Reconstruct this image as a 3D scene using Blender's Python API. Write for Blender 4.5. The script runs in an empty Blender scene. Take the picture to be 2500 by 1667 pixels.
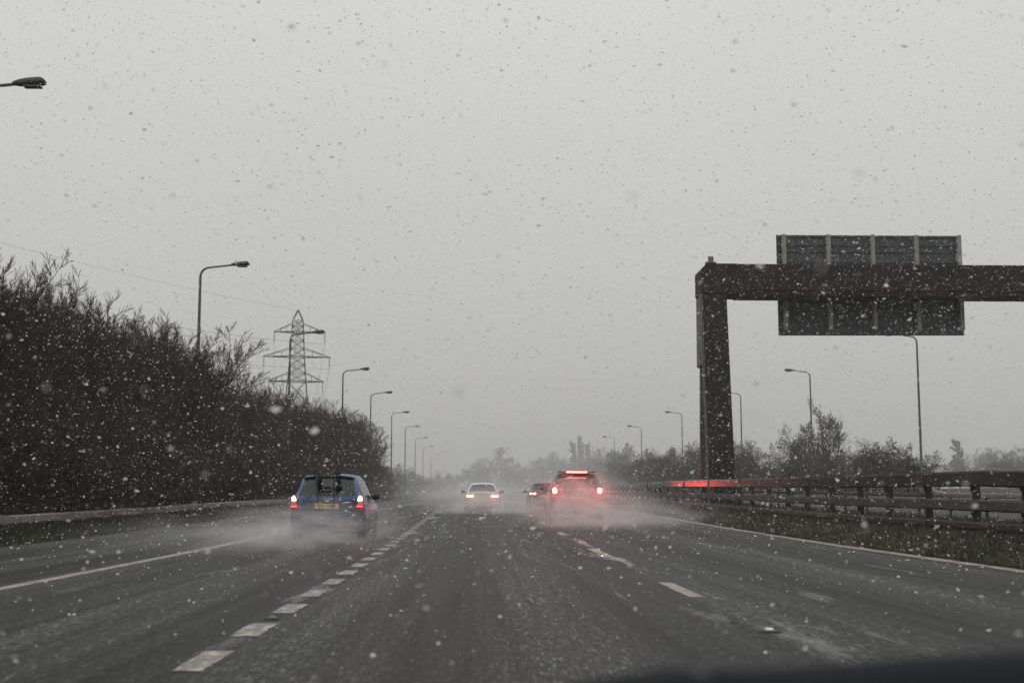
import bpy, math, random
import numpy as np
from mathutils import Matrix, Vector

SC = bpy.context.scene
COL = SC.collection
R = math.radians

# ------------------------------------------------------------------ camera, sky, sun, exposure
CAM_H = 1.0
FPX = 3125.0                       # focal length in photo pixels (45 mm lens on 36 mm)
PITCH, YAW = R(6.995), R(1.575)
cam_d = bpy.data.cameras.new('camera')
cam = bpy.data.objects.new('camera', cam_d); COL.objects.link(cam)
cam.location = (0, 0, CAM_H)
cam.rotation_euler = (R(90) + PITCH, 0, -YAW)
cam_d.lens = 45.0; cam_d.sensor_width = 36.0
cam_d.clip_start = 0.05; cam_d.clip_end = 5000
cam_d.dof.use_dof = True; cam_d.dof.focus_distance = 34.0; cam_d.dof.aperture_fstop = 2.6
SC.camera = cam
CAM_M = cam.rotation_euler.to_matrix()

world = bpy.data.worlds.new('World'); SC.world = world; world.use_nodes = True
nt = world.node_tree; nt.nodes.clear()
def wn(t, **k):
    n = nt.nodes.new(t)
    for a, b in k.items(): setattr(n, a, b)
    return n
w_out = wn('ShaderNodeOutputWorld'); w_bg = wn('ShaderNodeBackground')
w_sky = wn('ShaderNodeTexSky', sky_type='NISHITA', sun_disc=False, sun_elevation=R(38), sun_rotation=R(200), air_density=1.0, dust_density=8.0)
w_hs = wn('ShaderNodeHueSaturation'); w_hs.inputs['Saturation'].default_value = 0.06
w_tc = wn('ShaderNodeTexCoord'); w_sep = wn('ShaderNodeSeparateXYZ')
w_cl = wn('ShaderNodeMath', operation='MAXIMUM'); w_cl.inputs[1].default_value = 0.0
w_grad = wn('ShaderNodeMath', operation='MULTIPLY_ADD'); w_grad.inputs[1].default_value = 5.9; w_grad.inputs[2].default_value = 4.85
w_noise = wn('ShaderNodeTexNoise'); w_noise.inputs['Scale'].default_value = 1.6; w_noise.inputs['Detail'].default_value = 4
w_nm = wn('ShaderNodeMath', operation='MULTIPLY_ADD'); w_nm.inputs[1].default_value = 0.16; w_nm.inputs[2].default_value = 0.92
w_mul = wn('ShaderNodeMath', operation='MULTIPLY')
w_tint = wn('ShaderNodeMix', data_type='RGBA', blend_type='MULTIPLY'); w_tint.inputs[0].default_value = 1.0
w_tint.inputs[7].default_value = (1.0, 0.997, 0.985, 1)
w_mix = wn('ShaderNodeMix', data_type='RGBA'); w_mix.inputs[0].default_value = 0.9
L = nt.links.new
L(w_sky.outputs[0], w_hs.inputs['Color'])
L(w_tc.outputs['Generated'], w_sep.inputs[0]); L(w_sep.outputs['Z'], w_cl.inputs[0]); L(w_cl.outputs[0], w_grad.inputs[0])
L(w_tc.outputs['Generated'], w_noise.inputs['Vector']); L(w_noise.outputs['Fac'], w_nm.inputs[0])
L(w_grad.outputs[0], w_mul.inputs[0]); L(w_nm.outputs[0], w_mul.inputs[1]); L(w_mul.outputs[0], w_tint.inputs[6])
L(w_hs.outputs[0], w_mix.inputs[6]); L(w_tint.outputs[2], w_mix.inputs[7])
L(w_mix.outputs[2], w_bg.inputs['Color']); w_bg.inputs['Strength'].default_value = 0.1
L(w_bg.outputs[0], w_out.inputs['Surface'])

sun_d = bpy.data.lights.new('sun', 'SUN'); sun = bpy.data.objects.new('sun', sun_d); COL.objects.link(sun)
sun_d.energy = 0.5; sun_d.angle = R(40); sun_d.color = (1.0, 0.97, 0.93)
sun.rotation_euler = (R(52), 0, R(-20)); sun.location = (0, 0, 60)

SC.view_settings.view_transform = 'Standard'; SC.view_settings.look = 'None'
SC.view_settings.exposure = 0.0; SC.view_settings.gamma = 1.0; SC.view_settings.use_curve_mapping = False
SC.render.engine = 'CYCLES'
cy = SC.cycles
cy.use_denoising = True
cy.max_bounces = 6; cy.diffuse_bounces = 2; cy.glossy_bounces = 3; cy.transmission_bounces = 4; cy.volume_bounces = 2
cy.transparent_max_bounces = 12; cy.sample_clamp_indirect = 6.0
cy.volume_step_rate = 1.0; cy.volume_max_steps = 256

# ------------------------------------------------------------------ helpers
def at(px, py, Y):
    """world point at ground distance Y that lies behind photo pixel (px, py)"""
    d = CAM_M @ Vector(((px - 1250.0) / FPX, (833.5 - py) / FPX, -1.0))
    t = Y / d.y
    return Vector((d.x * t, Y, CAM_H + d.z * t))

def smooth(a, b, v):
    t = min(1, max(0, (v - a) / (b - a))); return t * t * (3 - 2 * t)
def G(y):                                        # long section of the road: rises gently ahead
    return 0.0055 * max(0, y) * smooth(12, 62, y)
def CX(y):                                       # the motorway bends left far ahead
    return -0.00055 * max(0, y - 240) ** 2

def tag(o, label=None, cat=None, group=None, kind=None):
    if label: o['label'] = label
    if cat: o['category'] = cat
    if group: o['group'] = group
    if kind: o['kind'] = kind
    return o

def empty(name, loc=(0, 0, 0), rz=0.0):
    o = bpy.data.objects.new(name, None); COL.objects.link(o)
    o.location = loc; o.rotation_euler = (0, 0, rz); o.empty_display_size = 0.3
    return o

def link_mesh(name, me, mat=None, parent=None):
    o = bpy.data.objects.new(name, me); COL.objects.link(o)
    if mat is not None and not me.materials: me.materials.append(mat)
    if parent is not None: o.parent = parent
    return o

class MB:
    def __init__(s): s.v = []; s.f = []
    def add(s, vs, fs):
        n = len(s.v); s.v += [tuple(v) for v in vs]; s.f += [tuple(n + i for i in f) for f in fs]
    def box(s, c, size, rot=None):
        x, y, z = (k / 2 for k in size)
        vs = [Vector((a * x, b * y, d * z)) for a in (-1, 1) for b in (-1, 1) for d in (-1, 1)]
        if rot is not None: vs = [rot @ v for v in vs]
        c = Vector(c)
        s.add([v + c for v in vs], [(0, 1, 3, 2), (4, 6, 7, 5), (0, 4, 5, 1), (2, 3, 7, 6), (0, 2, 6, 4), (1, 5, 7, 3)])
    def hexa(s, v8):                              # 4 bottom, 4 top, same winding
        s.add(v8, [(3, 2, 1, 0), (4, 5, 6, 7), (0, 1, 5, 4), (1, 2, 6, 5), (2, 3, 7, 6), (3, 0, 4, 7)])
    def bar(s, a, b, r0, r1=None, n=6, caps=True):
        r1 = r0 if r1 is None else r1
        a = Vector(a); b = Vector(b); d = (b - a)
        if d.length < 1e-6: return
        d.normalize(); u = d.orthogonal().normalized(); w = d.cross(u)
        vs = []
        for p, r in ((a, r0), (b, r1)):
            for i in range(n):
                t = 2 * math.pi * i / n; vs.append(p + u * (r * math.cos(t)) + w * (r * math.sin(t)))
        fs = [(i, (i + 1) % n, n + (i + 1) % n, n + i) for i in range(n)]
        if caps: fs += [tuple(range(n - 1, -1, -1)), tuple(range(n, 2 * n))]
        s.add(vs, fs)
    def tube(s, pts, radii, n=8, caps=True):
        pts = [Vector(p) for p in pts]
        if not hasattr(radii, '__len__'): radii = [radii] * len(pts)
        vs = []; u = None
        for i, p in enumerate(pts):
            d = (pts[min(i + 1, len(pts) - 1)] - pts[max(i - 1, 0)]).normalized()
            if u is None: u = d.orthogonal().normalized()
            else: u = (u - d * u.dot(d)).normalized()
            w = d.cross(u)
            for k in range(n):
                t = 2 * math.pi * k / n; vs.append(p + (u * math.cos(t) + w * math.sin(t)) * radii[i])
        fs = []
        for i in range(len(pts) - 1):
            for k in range(n):
                fs.append((i * n + k, i * n + (k + 1) % n, (i + 1) * n + (k + 1) % n, (i + 1) * n + k))
        if caps:
            m = (len(pts) - 1) * n
            fs += [tuple(range(n - 1, -1, -1)), tuple(m + k for k in range(n))]
        s.add(vs, fs)
    def sweep(s, pts, prof, closed=True):         # prof: list of (dx, dz); pts run along +y
        n = len(prof); vs = []
        for p in pts:
            for dx, dz in prof: vs.append((p[0] + dx, p[1], p[2] + dz))
        fs = []
        for i in range(len(pts) - 1):
            for k in range(n if closed else n - 1):
                fs.append((i * n + k, i * n + (k + 1) % n, (i + 1) * n + (k + 1) % n, (i + 1) * n + k))
        if closed:
            m = (len(pts) - 1) * n; fs += [tuple(range(n - 1, -1, -1)), tuple(m + k for k in range(n))]
        s.add(vs, fs)
    def mesh(s, name, mat=None, smooth_angle=None):
        me = bpy.data.meshes.new(name); me.from_pydata(s.v, [], s.f); me.update()
        if mat is not None: me.materials.append(mat)
        if smooth_angle is not None:
            me.shade_smooth(); me.set_sharp_from_angle(angle=R(smooth_angle))
        return me
    def build(s, name, mat=None, parent=None, smooth_angle=None, bevel=0):
        o = link_mesh(name, s.mesh(name, mat, smooth_angle), None, parent)
        if bevel:
            b = o.modifiers.new('bevel', 'BEVEL'); b.width = bevel; b.segments = 2; b.limit_method = 'ANGLE'
        return o

def np_mesh(name, verts, tris, mat=None, quads=False):
    me = bpy.data.meshes.new(name)
    k = 4 if quads else 3
    me.vertices.add(len(verts)); me.vertices.foreach_set('co', np.asarray(verts, np.float32).ravel())
    me.loops.add(len(tris) * k); me.loops.foreach_set('vertex_index', np.asarray(tris, np.int32).ravel())
    me.polygons.add(len(tris)); me.polygons.foreach_set('loop_start', np.arange(0, len(tris) * k, k, dtype=np.int32))
    me.update(calc_edges=True); me.validate()
    if mat is not None: me.materials.append(mat)
    return me

# ------------------------------------------------------------------ materials
class Mat:
    def __init__(s, name):
        s.m = bpy.data.materials.new(name); s.m.use_nodes = True; s.t = s.m.node_tree
        s.b = s.t.nodes['Principled BSDF']; s.out = s.t.nodes['Material Output']
    def n(s, t, **k):
        x = s.t.nodes.new(t)
        for a, b in k.items(): setattr(x, a, b)
        return x
    def l(s, a, b): s.t.links.new(a, b)
    def coords(s, scale=(1, 1, 1), kind='Object'):
        c = s.n('ShaderNodeTexCoord'); m = s.n('ShaderNodeMapping'); m.inputs['Scale'].default_value = scale
        s.l(c.outputs[kind], m.inputs[0]); return m.outputs[0]
    def noise(s, vec, scale=5, detail=4, rough=0.55):
        x = s.n('ShaderNodeTexNoise'); x.inputs['Scale'].default_value = scale
        x.inputs['Detail'].default_value = detail; x.inputs['Roughness'].default_value = rough
        if vec is not None: s.l(vec, x.inputs['Vector'])
        return x.outputs['Fac']
    def ramp(s, fac, stops):
        x = s.n('ShaderNodeValToRGB'); e = x.color_ramp.elements
        while len(e) < len(stops): e.new(0.5)
        for i, (p, c) in enumerate(stops):
            e[i].position = p; e[i].color = (c, c, c, 1) if not hasattr(c, '__len__') else (*c, 1)
        s.l(fac, x.inputs[0]); return x.outputs[0]
    def mixc(s, fac, a, b, mode='MIX'):
        x = s.n('ShaderNodeMix', data_type='RGBA', blend_type=mode)
        for i, v in ((0, fac), (6, a), (7, b)):
            if hasattr(v, 'is_linked') or hasattr(v, 'links'): s.l(v, x.inputs[i])
            elif i == 0: x.inputs[i].default_value = v
            else: x.inputs[i].default_value = (*v, 1)
        return x.outputs[2]
    def math(s, op, a, b=0.0):
        x = s.n('ShaderNodeMath', operation=op)
        for i, v in enumerate((a, b)):
            if hasattr(v, 'links'): s.l(v, x.inputs[i])
            else: x.inputs[i].default_value = v
        return x.outputs[0]
    def bump(s, h, strength=0.3, dist=0.02):
        x = s.n('ShaderNodeBump'); x.inputs['Strength'].default_value = strength; x.inputs['Distance'].default_value = dist
        s.l(h, x.inputs['Height']); s.l(x.outputs[0], s.b.inputs['Normal'])

def simple(name, col, rough=0.6, metal=0.0, var=0.25, scale=3.0, spec=0.5, bump=0.0, coat=0.0, rand=False, stretch=(1, 1, 1)):
    m = Mat(name)
    v = m.coords(stretch); f = m.noise(v, scale, 6)
    lo = [c * (1 - var) for c in col]; hi = [min(1, c * (1 + var)) for c in col]
    c = m.ramp(f, [(0.3, lo), (0.7, hi)])
    if rand:
        oi = m.n('ShaderNodeObjectInfo'); r = m.math('MULTIPLY_ADD', oi.outputs['Random'], 1.0); r.node.inputs[2].default_value = 0.6
        x = m.n('ShaderNodeMix', data_type='RGBA', blend_type='MULTIPLY'); x.inputs[0].default_value = 1
        m.l(c, x.inputs[6]); m.l(r, x.inputs[7]); c = x.outputs[2]
    m.l(c, m.b.inputs['Base Color'])
    m.b.inputs['Roughness'].default_value = rough; m.b.inputs['Metallic'].default_value = metal
    m.b.inputs['Specular IOR Level'].default_value = spec; m.b.inputs['Coat Weight'].default_value = coat
    if bump: m.bump(m.noise(v, scale * 6, 4), bump, 0.01)
    return m.m

def emit(name, col, strength):
    m = Mat(name); m.b.inputs['Base Color'].default_value = (*[c * 0.5 for c in col], 1)
    m.b.inputs['Emission Color'].default_value = (*col, 1); m.b.inputs['Emission Strength'].default_value = strength
    m.b.inputs['Roughness'].default_value = 0.25
    return m.m

def asphalt_mat():
    m = Mat('wet_asphalt')
    c = m.coords()
    streak = m.noise(m.coords((1.0, 0.012, 1)), 1.3, 3, 0.6)          # broad wet / dry bands along the lanes
    lines = m.noise(m.coords((1.0, 0.02, 1)), 5.5, 4, 0.6)            # finer tyre lines
    patch = m.noise(m.coords((0.5, 0.16, 1)), 0.9, 5, 0.6)
    grain = m.noise(m.coords((1, 0.17, 1)), 26, 4, 0.7)
    fine = m.noise(m.coords((1, 0.14, 1)), 62, 3, 0.7)
    sep = m.n('ShaderNodeSeparateXYZ'); m.l(c, sep.inputs[0])
    # polished wheel tracks: two per lane
    w = m.math('SINE', m.math('MULTIPLY', m.math('ADD', sep.outputs['X'], 0.72), 2 * math.pi / 1.98))
    trk = m.math('MULTIPLY', m.math('ADD', w, 1.0), 0.5)
    g2 = m.math('ADD', m.math('MULTIPLY', grain, 0.55), m.math('MULTIPLY', fine, 0.45))
    col = m.ramp(g2, [(0.38, (0.002, 0.002, 0.002)), (0.48, (0.015, 0.0155, 0.014)), (0.54, (0.034, 0.035, 0.032)), (0.64, (0.20, 0.203, 0.185))])
    col = m.mixc(1.0, col, m.ramp(streak, [(0.36, 1.4), (0.62, 0.55)]), 'MULTIPLY')
    col = m.mixc(1.0, col, m.ramp(lines, [(0.36, 0.80), (0.50, 1.0), (0.64, 1.12)]), 'MULTIPLY')
    dark = m.ramp(m.math('ADD', m.math('MULTIPLY', trk, 0.45), m.math('MULTIPLY', patch, 0.75)), [(0.38, 1.25), (0.82, 0.42)])
    col = m.mixc(1.0, col, dark, 'MULTIPLY')
    m.l(col, m.b.inputs['Base Color'])
    rgh = m.math('SUBTRACT', m.ramp(streak, [(0.34, 0.62), (0.66, 0.46)]), m.math('MULTIPLY', trk, 0.08))
    rgh = m.math('ADD', rgh, m.math('MULTIPLY', g2, 0.12))
    # thin standing water along the lane joints and in worn hollows
    joint = m.math('ADD', m.ramp(m.math('ABSOLUTE', m.math('SUBTRACT', sep.outputs['X'], 2.3)), [(0.0, 0.11), (0.55, 0.0)]),
                   m.ramp(m.math('ABSOLUTE', m.math('ADD', sep.outputs['X'], 1.55)), [(0.0, 0.10), (0.5, 0.0)]))
    hollow = m.noise(m.coords((1.0, 0.10, 1)), 2.4, 5, 0.65)
    film = m.ramp(m.math('ADD', hollow, joint), [(0.625, 0.0), (0.72, 1.0)])
    rgh = m.math('ADD', m.math('MULTIPLY', rgh, m.math('SUBTRACT', 1.0, film)), m.math('MULTIPLY', film, 0.16))
    m.l(rgh, m.b.inputs['Roughness'])
    m.l(m.math('ADD', m.math('MULTIPLY', m.ramp(streak, [(0.36, 0.34), (0.62, 0.13)]), m.math('MULTIPLY', m.ramp(lines, [(0.35, 0.7), (0.65, 1.2)]), m.math('SUBTRACT', 1.2, m.math('MULTIPLY', trk, 0.55)))), m.math('MULTIPLY', film, 0.12)), m.b.inputs['Specular IOR Level'])
    m.bump(m.math('MULTIPLY', g2, m.math('SUBTRACT', 1.0, m.math('MULTIPLY', film, 0.88))), 1.0, 0.03)
    return m.m

def paint_mat():
    m = Mat('worn_road_paint')
    v = m.coords((1, 0.45, 1)); f = m.noise(v, 9, 7, 0.7); g = m.noise(m.coords((1, 1, 1)), 55, 4)
    wear = m.ramp(f, [(0.38, 0.0), (0.50, 1.0)])
    c = m.mixc(wear, (0.44, 0.43, 0.375), m.ramp(g, [(0.38, (0.05, 0.047, 0.04)), (0.62, (0.26, 0.245, 0.20))]))
    m.l(c, m.b.inputs['Base Color']); m.b.inputs['Roughness'].default_value = 0.5; m.bump(g, 0.3, 0.004)
    return m.m

def line_mat():
    m = Mat('edge_line_paint')
    f = m.noise(m.coords((1, 0.25, 1)), 6, 6, 0.65)
    c = m.ramp(f, [(0.36, (0.09, 0.085, 0.07)), (0.52, (0.26, 0.245, 0.195)), (0.72, (0.36, 0.34, 0.275))])
    m.l(c, m.b.inputs['Base Color']); m.b.inputs['Roughness'].default_value = 0.5
    return m.m

def ground_mat():
    m = Mat('verge_soil_and_grass')
    f = m.noise(m.coords(), 1.3, 7, 0.65); g = m.noise(m.coords(), 14, 5, 0.7)
    c = m.ramp(m.math('ADD', m.math('MULTIPLY', f, 0.6), m.math('MULTIPLY', g, 0.4)),
               [(0.3, (0.018, 0.016, 0.010)), (0.5, (0.035, 0.038, 0.015)), (0.68, (0.060, 0.052, 0.026))])
    m.l(c, m.b.inputs['Base Color']); m.b.inputs['Roughness'].default_value = 0.9; m.bump(g, 0.8, 0.06)
    return m.m

def grass_mat():
    m = Mat('grass_blades')
    f = m.noise(m.coords(), 0.9, 4); g = m.noise(m.coords(), 11, 3)
    c = m.ramp(m.math('ADD', m.math('MULTIPLY', f, 0.55), m.math('MULTIPLY', g, 0.45)),
               [(0.36, (0.017, 0.020, 0.009)), (0.52, (0.033, 0.035, 0.016)), (0.66, (0.070, 0.058, 0.032))])
    m.l(c, m.b.inputs['Base Color']); m.b.inputs['Roughness'].default_value = 0.7
    return m.m

def steel_rail_mat(name, col, rough=0.5, metal=0.35, wet=None):
    m = Mat(name)
    f = m.noise(m.coords((1, 0.3, 1)), 3, 6); g = m.noise(m.coords((1, 1, 0.2)), 9, 5)
    c = m.ramp(f, [(0.3, [k * 0.7 for k in col]), (0.7, [k * 1.25 for k in col])])
    c = m.mixc(m.ramp(g, [(0.55, 0.0), (0.75, 0.5)]), c, (0.034, 0.031, 0.029))
    m.l(c, m.b.inputs['Base Color']); m.b.inputs['Roughness'].default_value = rough; m.b.inputs['Metallic'].default_value = metal
    if wet:                                       # dull, weathered zinc near us, smooth wet zinc further on
        sep = m.n('ShaderNodeSeparateXYZ'); m.l(m.coords(), sep.inputs[0])
        mr = m.n('ShaderNodeMapRange'); m.l(sep.outputs['Y'], mr.inputs['Value'])
        for k_, v_ in zip(('From Min', 'From Max', 'To Min', 'To Max'), (wet[0], wet[1], 0.8, rough)): mr.inputs[k_].default_value = v_
        m.l(mr.outputs[0], m.b.inputs['Roughness'])
        ms = m.n('ShaderNodeMapRange'); m.l(sep.outputs['Y'], ms.inputs['Value'])
        for k_, v_ in zip(('From Min', 'From Max', 'To Min', 'To Max'), (wet[0], wet[1], 0.1, 0.5)): ms.inputs[k_].default_value = v_
        m.l(ms.outputs[0], m.b.inputs['Specular IOR Level']); m.b.inputs['Metallic'].default_value = 0.0
    return m.m

def rust_steel_mat():
    m = Mat('weathered_brown_steel')
    f = m.noise(m.coords((1, 1, 0.35)), 1.2, 7, 0.65); g = m.noise(m.coords((3, 3, 0.25)), 3.0, 5)
    c = m.ramp(f, [(0.3, (0.010, 0.0085, 0.007)), (0.55, (0.017, 0.0135, 0.0105)), (0.75, (0.028, 0.021, 0.014))])
    c = m.mixc(m.ramp(g, [(0.5, 0.0), (0.8, 0.55)]), c, (0.009, 0.008, 0.007))
    m.l(c, m.b.inputs['Base Color']); m.b.inputs['Roughness'].default_value = 0.7; m.b.inputs['Specular IOR Level'].default_value = 0.18
    return m.m

def paint_car(name, col, rough=0.3, metal=0.0, dirt=0.5):
    m = Mat(name)
    c = m.coords(); sep = m.n('ShaderNodeSeparateXYZ'); m.l(c, sep.inputs[0])
    f = m.noise(c, 5, 6, 0.6)
    up = m.math('SUBTRACT', 1.0, m.math('MULTIPLY', sep.outputs['Z'], 1.1))       # road dirt thrown up on the lower panels
    k = m.ramp(m.math('ADD', up, m.math('MULTIPLY', f, 0.5)), [(0.22, 0.0), (0.70, dirt)])
    m.l(m.mixc(k, col, (0.045, 0.046, 0.05)), m.b.inputs['Base Color'])
    m.l(m.math('ADD', m.math('MULTIPLY', k, 0.35), rough), m.b.inputs['Roughness'])
    m.b.inputs['Metallic'].default_value = metal; m.b.inputs['Coat Weight'].default_value = 0.4; m.b.inputs['Coat Roughness'].default_value = 0.12
    return m.m

def glass_mat(name, tint):
    m = Mat(name); m.t.nodes.remove(m.b)
    tr = m.n('ShaderNodeBsdfTransparent'); tr.inputs[0].default_value = (*tint, 1)
    gl = m.n('ShaderNodeBsdfGlossy'); gl.inputs['Roughness'].default_value = 0.12
    gl.inputs['Color'].default_value = (0.8, 0.85, 0.83, 1)
    fr = m.n('ShaderNodeFresnel'); fr.inputs[0].default_value = 1.5
    k = m.math('MULTIPLY_ADD', fr.outputs[0], 0.9); k.node.inputs[2].default_value = 0.03
    mx = m.n('ShaderNodeMixShader'); m.l(k, mx.inputs[0]); m.l(tr.outputs[0], mx.inputs[1]); m.l(gl.outputs[0], mx.inputs[2])
    m.l(mx.outputs[0], m.out.inputs['Surface']); return m.m

def snow_mat():
    m = Mat('wet_snowflake'); m.t.nodes.remove(m.b)
    f = m.ramp(m.noise(m.coords(), 40, 2), [(0.3, 0.86), (0.7, 0.95)])
    d = m.n('ShaderNodeBsdfDiffuse'); t = m.n('ShaderNodeBsdfTranslucent'); m.l(f, d.inputs[0]); m.l(f, t.inputs[0])
    x = m.n('ShaderNodeMixShader'); x.inputs[0].default_value = 0.5; m.l(d.outputs[0], x.inputs[1]); m.l(t.outputs[0], x.inputs[2])
    m.l(x.outputs[0], m.out.inputs['Surface']); return m.m

M = dict(
    asphalt=asphalt_mat(), paint=paint_mat(), line=line_mat(), ground=ground_mat(), grass=grass_mat(),
    rail=steel_rail_mat('galvanised_rail', (0.19, 0.185, 0.175)), rail_dark=steel_rail_mat('weathered_rail', (0.044, 0.042, 0.041), 0.75, 0.0), rail_wet=steel_rail_mat('wet_glossy_rail', (0.046, 0.043, 0.042), 0.30, 0.15, (34, 52)),
    post=steel_rail_mat('dark_post', (0.018, 0.017, 0.017), 0.65, 0.1),
    gantry=rust_steel_mat(), gantry_pale=simple('pale_grey_steel', (0.10, 0.10, 0.097), 0.75, 0.0, 0.2, 4, stretch=(1, 1, 0.2)),
    sign_back=simple('grey_sign_backing', (0.030, 0.035, 0.035), 0.6, 0.1, 0.25, 2.5), sign_post=simple('aluminium_post', (0.20, 0.195, 0.18), 0.55, 0.15, 0.25, 6),
    lamp=simple('green_grey_pole', (0.052, 0.062, 0.058), 0.5, 0.25, 0.3, 3), lamp_head=simple('lamp_housing', (0.022, 0.025, 0.025), 0.5, 0, 0.3, 6),
    lamp_glass=simple('lamp_bowl', (0.05, 0.055, 0.06), 0.2, 0, 0.2, 8),
    pylon=simple('pylon_steel', (0.055, 0.058, 0.058), 0.6, 0.25, 0.2, 1), wire=simple('wire', (0.09, 0.09, 0.09), 0.6, 0, 0.1, 1),
    insul=simple('insulator', (0.06, 0.05, 0.045), 0.3, 0, 0.2, 6),
    bark=simple('dark_bark', (0.016, 0.012, 0.010), 0.9, 0, 0.4, 3, bump=0.4, rand=True),
    twig=simple('brown_twigs', (0.030, 0.0185, 0.0150), 0.9, 0, 0.45, 0.8, rand=True),
    twig_pale=simple('grey_twigs', (0.034, 0.030, 0.025), 0.85, 0, 0.35, 0.8, rand=True),
    leaf=simple('dull_leaves', (0.042, 0.041, 0.027), 0.7, 0, 0.45, 1.5, rand=True),
    needle=simple('dark_evergreen', (0.024, 0.030, 0.020), 0.7, 0, 0.4, 1.5, rand=True),
    tyre=simple('tyre_rubber', (0.012, 0.012, 0.012), 0.8, 0, 0.2, 8), rim=simple('alloy', (0.22, 0.22, 0.22), 0.4, 0.7, 0.15, 5),
    black=simple('black_plastic', (0.012, 0.012, 0.013), 0.5, 0, 0.3, 6), trim=simple('grey_trim', (0.04, 0.04, 0.042), 0.55, 0, 0.3, 6),
    seat=simple('seat_cloth', (0.035, 0.036, 0.04), 0.9, 0, 0.3, 9), chrome=simple('chrome', (0.7, 0.7, 0.72), 0.2, 0.9, 0.05, 4),
    blue=paint_car('blue_metallic_paint', (0.013, 0.068, 0.175), 0.3, 0.2, 0.85), white=paint_car('white_paint', (0.62, 0.62, 0.61), 0.35, 0, 0.35),
    suv=paint_car('dark_grey_paint', (0.035, 0.033, 0.033), 0.3, 0.2, 0.5), maroon=paint_car('dark_red_grey_paint', (0.05, 0.035, 0.037), 0.3, 0.2, 0.5),
    glass=glass_mat('car_glass', (0.50, 0.56, 0.53)), glass_dark=glass_mat('tinted_car_glass', (0.16, 0.17, 0.18)),
    brake_hot=emit('lit_brake_lamp', (1.0, 0.15, 0.12), 60), tail=emit('lit_tail_strip', (1.0, 0.05, 0.045), 3.5),
    brake_suv=emit('lit_round_brake_lamp', (1.0, 0.15, 0.12), 330),
    lens=simple('red_lens', (0.20, 0.012, 0.010), 0.15, 0, 0.2, 12), clear=simple('clear_lens', (0.32, 0.26, 0.22), 0.2, 0, 0.4, 40),
    plate=simple('yellow_plate', (0.62, 0.40, 0.045), 0.45, 0, 0.12, 9), plate_w=simple('pale_plate', (0.55, 0.55, 0.52), 0.45, 0, 0.1, 9),
    ink=simple('plate_black', (0.02, 0.018, 0.015), 0.5, 0, 0.1, 5), strap=simple('black_webbing', (0.010, 0.011, 0.011), 0.8, 0, 0.3, 20),
    clip=simple('yellow_green_rubber', (0.13, 0.15, 0.03), 0.6, 0, 0.2, 9), stud=simple('stud_casting', (0.03, 0.03, 0.03), 0.5, 0.4, 0.3, 20),
    green_lens=simple('green_stud_lens', (0.01, 0.14, 0.08), 0.2, 0, 0.1, 20), white_lens=simple('white_stud_lens', (0.6, 0.6, 0.56), 0.2, 0, 0.1, 20),
    bonnet=simple('dark_navy_paint', (0.004, 0.005, 0.009), 0.75, 0, 0.3, 4, spec=0.08), snow=snow_mat(),
)

# ------------------------------------------------------------------ ground and roads
YS = [-60, -40, -20, -5] + list(range(0, 120, 4)) + list(range(120, 300, 10)) + list(range(300, 700, 20)) + [700, 760, 830, 900, 1000, 1100]
def strip(name, xs, zs, mat, ys=YS, follow=True):
    """sheet of ground; xs/zs across the road, follows the long section and the bend"""
    v, f = [], []
    n = len(xs)
    for y in ys:
        for x, z in zip(xs, zs):
            k = max(0.0, 1 - abs(x) / 320.0) if follow else 1
            v.append((x + CX(y) * k, y, z + G(min(y, 420))))
    for i in range(len(ys) - 1):
        for k in range(n - 1): f.append((i * n + k, i * n + k + 1, (i + 1) * n + k + 1, (i + 1) * n + k))
    b = MB(); b.v, b.f = v, f
    o = b.build(name, mat, None, 60); o['kind'] = 'structure'; return o
ground = strip('ground', [-600, -120, -45, -28, -20, -14.5, -12.2, -10.8, -9.62, -9.60, 7.80, 7.82, 8.2, 8.8, 9.4, 11, 13, 13.92, 13.95, 25.55, 25.6, 28, 31, 45, 120, 600],
               [6, 4.5, 3.2, 2.2, 1.5, 0.75, 0.35, 0.10, 0.015, -0.12, -0.12, 0.03, 0.10, 0.27, 0.38, 0.42, 0.40, 0.33, 0.18, 0.18, 0.32, 0.5, 0.9, 1.3, 1.5, 4], M['ground'])
road = strip('carriageway', [-9.66, -5, -1.7, 2.2, 5, 7.86], [0, 0, 0, 0, 0, 0], M['asphalt'], [y for y in YS if y < 720])
road2 = strip('oncoming_carriageway', [13.9, 17, 21, 25.6], [0.31, 0.31, 0.31, 0.31], M['asphalt'], [y for y in YS if y < 720])

def mark(parent, x0, x1, y0, y1, mat, name, z=0.004, jag=0.0, rng=None, dy=4.0):
    n = max(1, int((y1 - y0) / dy)); b = MB(); vs = []
    for i in range(n + 1):
        y = y0 + (y1 - y0) * i / n
        j0, j1 = (rng.uniform(-jag, jag), rng.uniform(-jag, jag)) if rng else (0, 0)
        vs += [(x0 + j0 + CX(y), y, G(y) + z), (x1 + j1 + CX(y), y, G(y) + z)]
    b.add(vs, [(2 * i, 2 * i + 1, 2 * i + 3, 2 * i + 2) for i in range(n)])
    return b.build(name, mat, parent)
rng = random.Random(4)
mark(road, -5.40, -5.22, -20, 300, M['line'], 'edge_line', jag=0.006, rng=rng, dy=1.5)
mark(road, 7.43, 7.68, -20, 300, M['line'], 'edge_line', jag=0.02, rng=rng, dy=1.0)
mark(road2, 14.6, 14.8, -20, 300, M['line'], 'edge_line', z=0.315)
for k in range(-3, 50):                          # short close-set marks on the left lane line
    y = 7.70 + 1.90 * k; xd = -1.69 - .006 * (y - 8)
    mark(road, xd - .10 + rng.uniform(-.01, .01), xd + .10 + rng.uniform(-.01, .01), y, y + 1.0, M['paint'], 'lane_marking', jag=0.010, rng=rng, dy=0.11)
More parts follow.
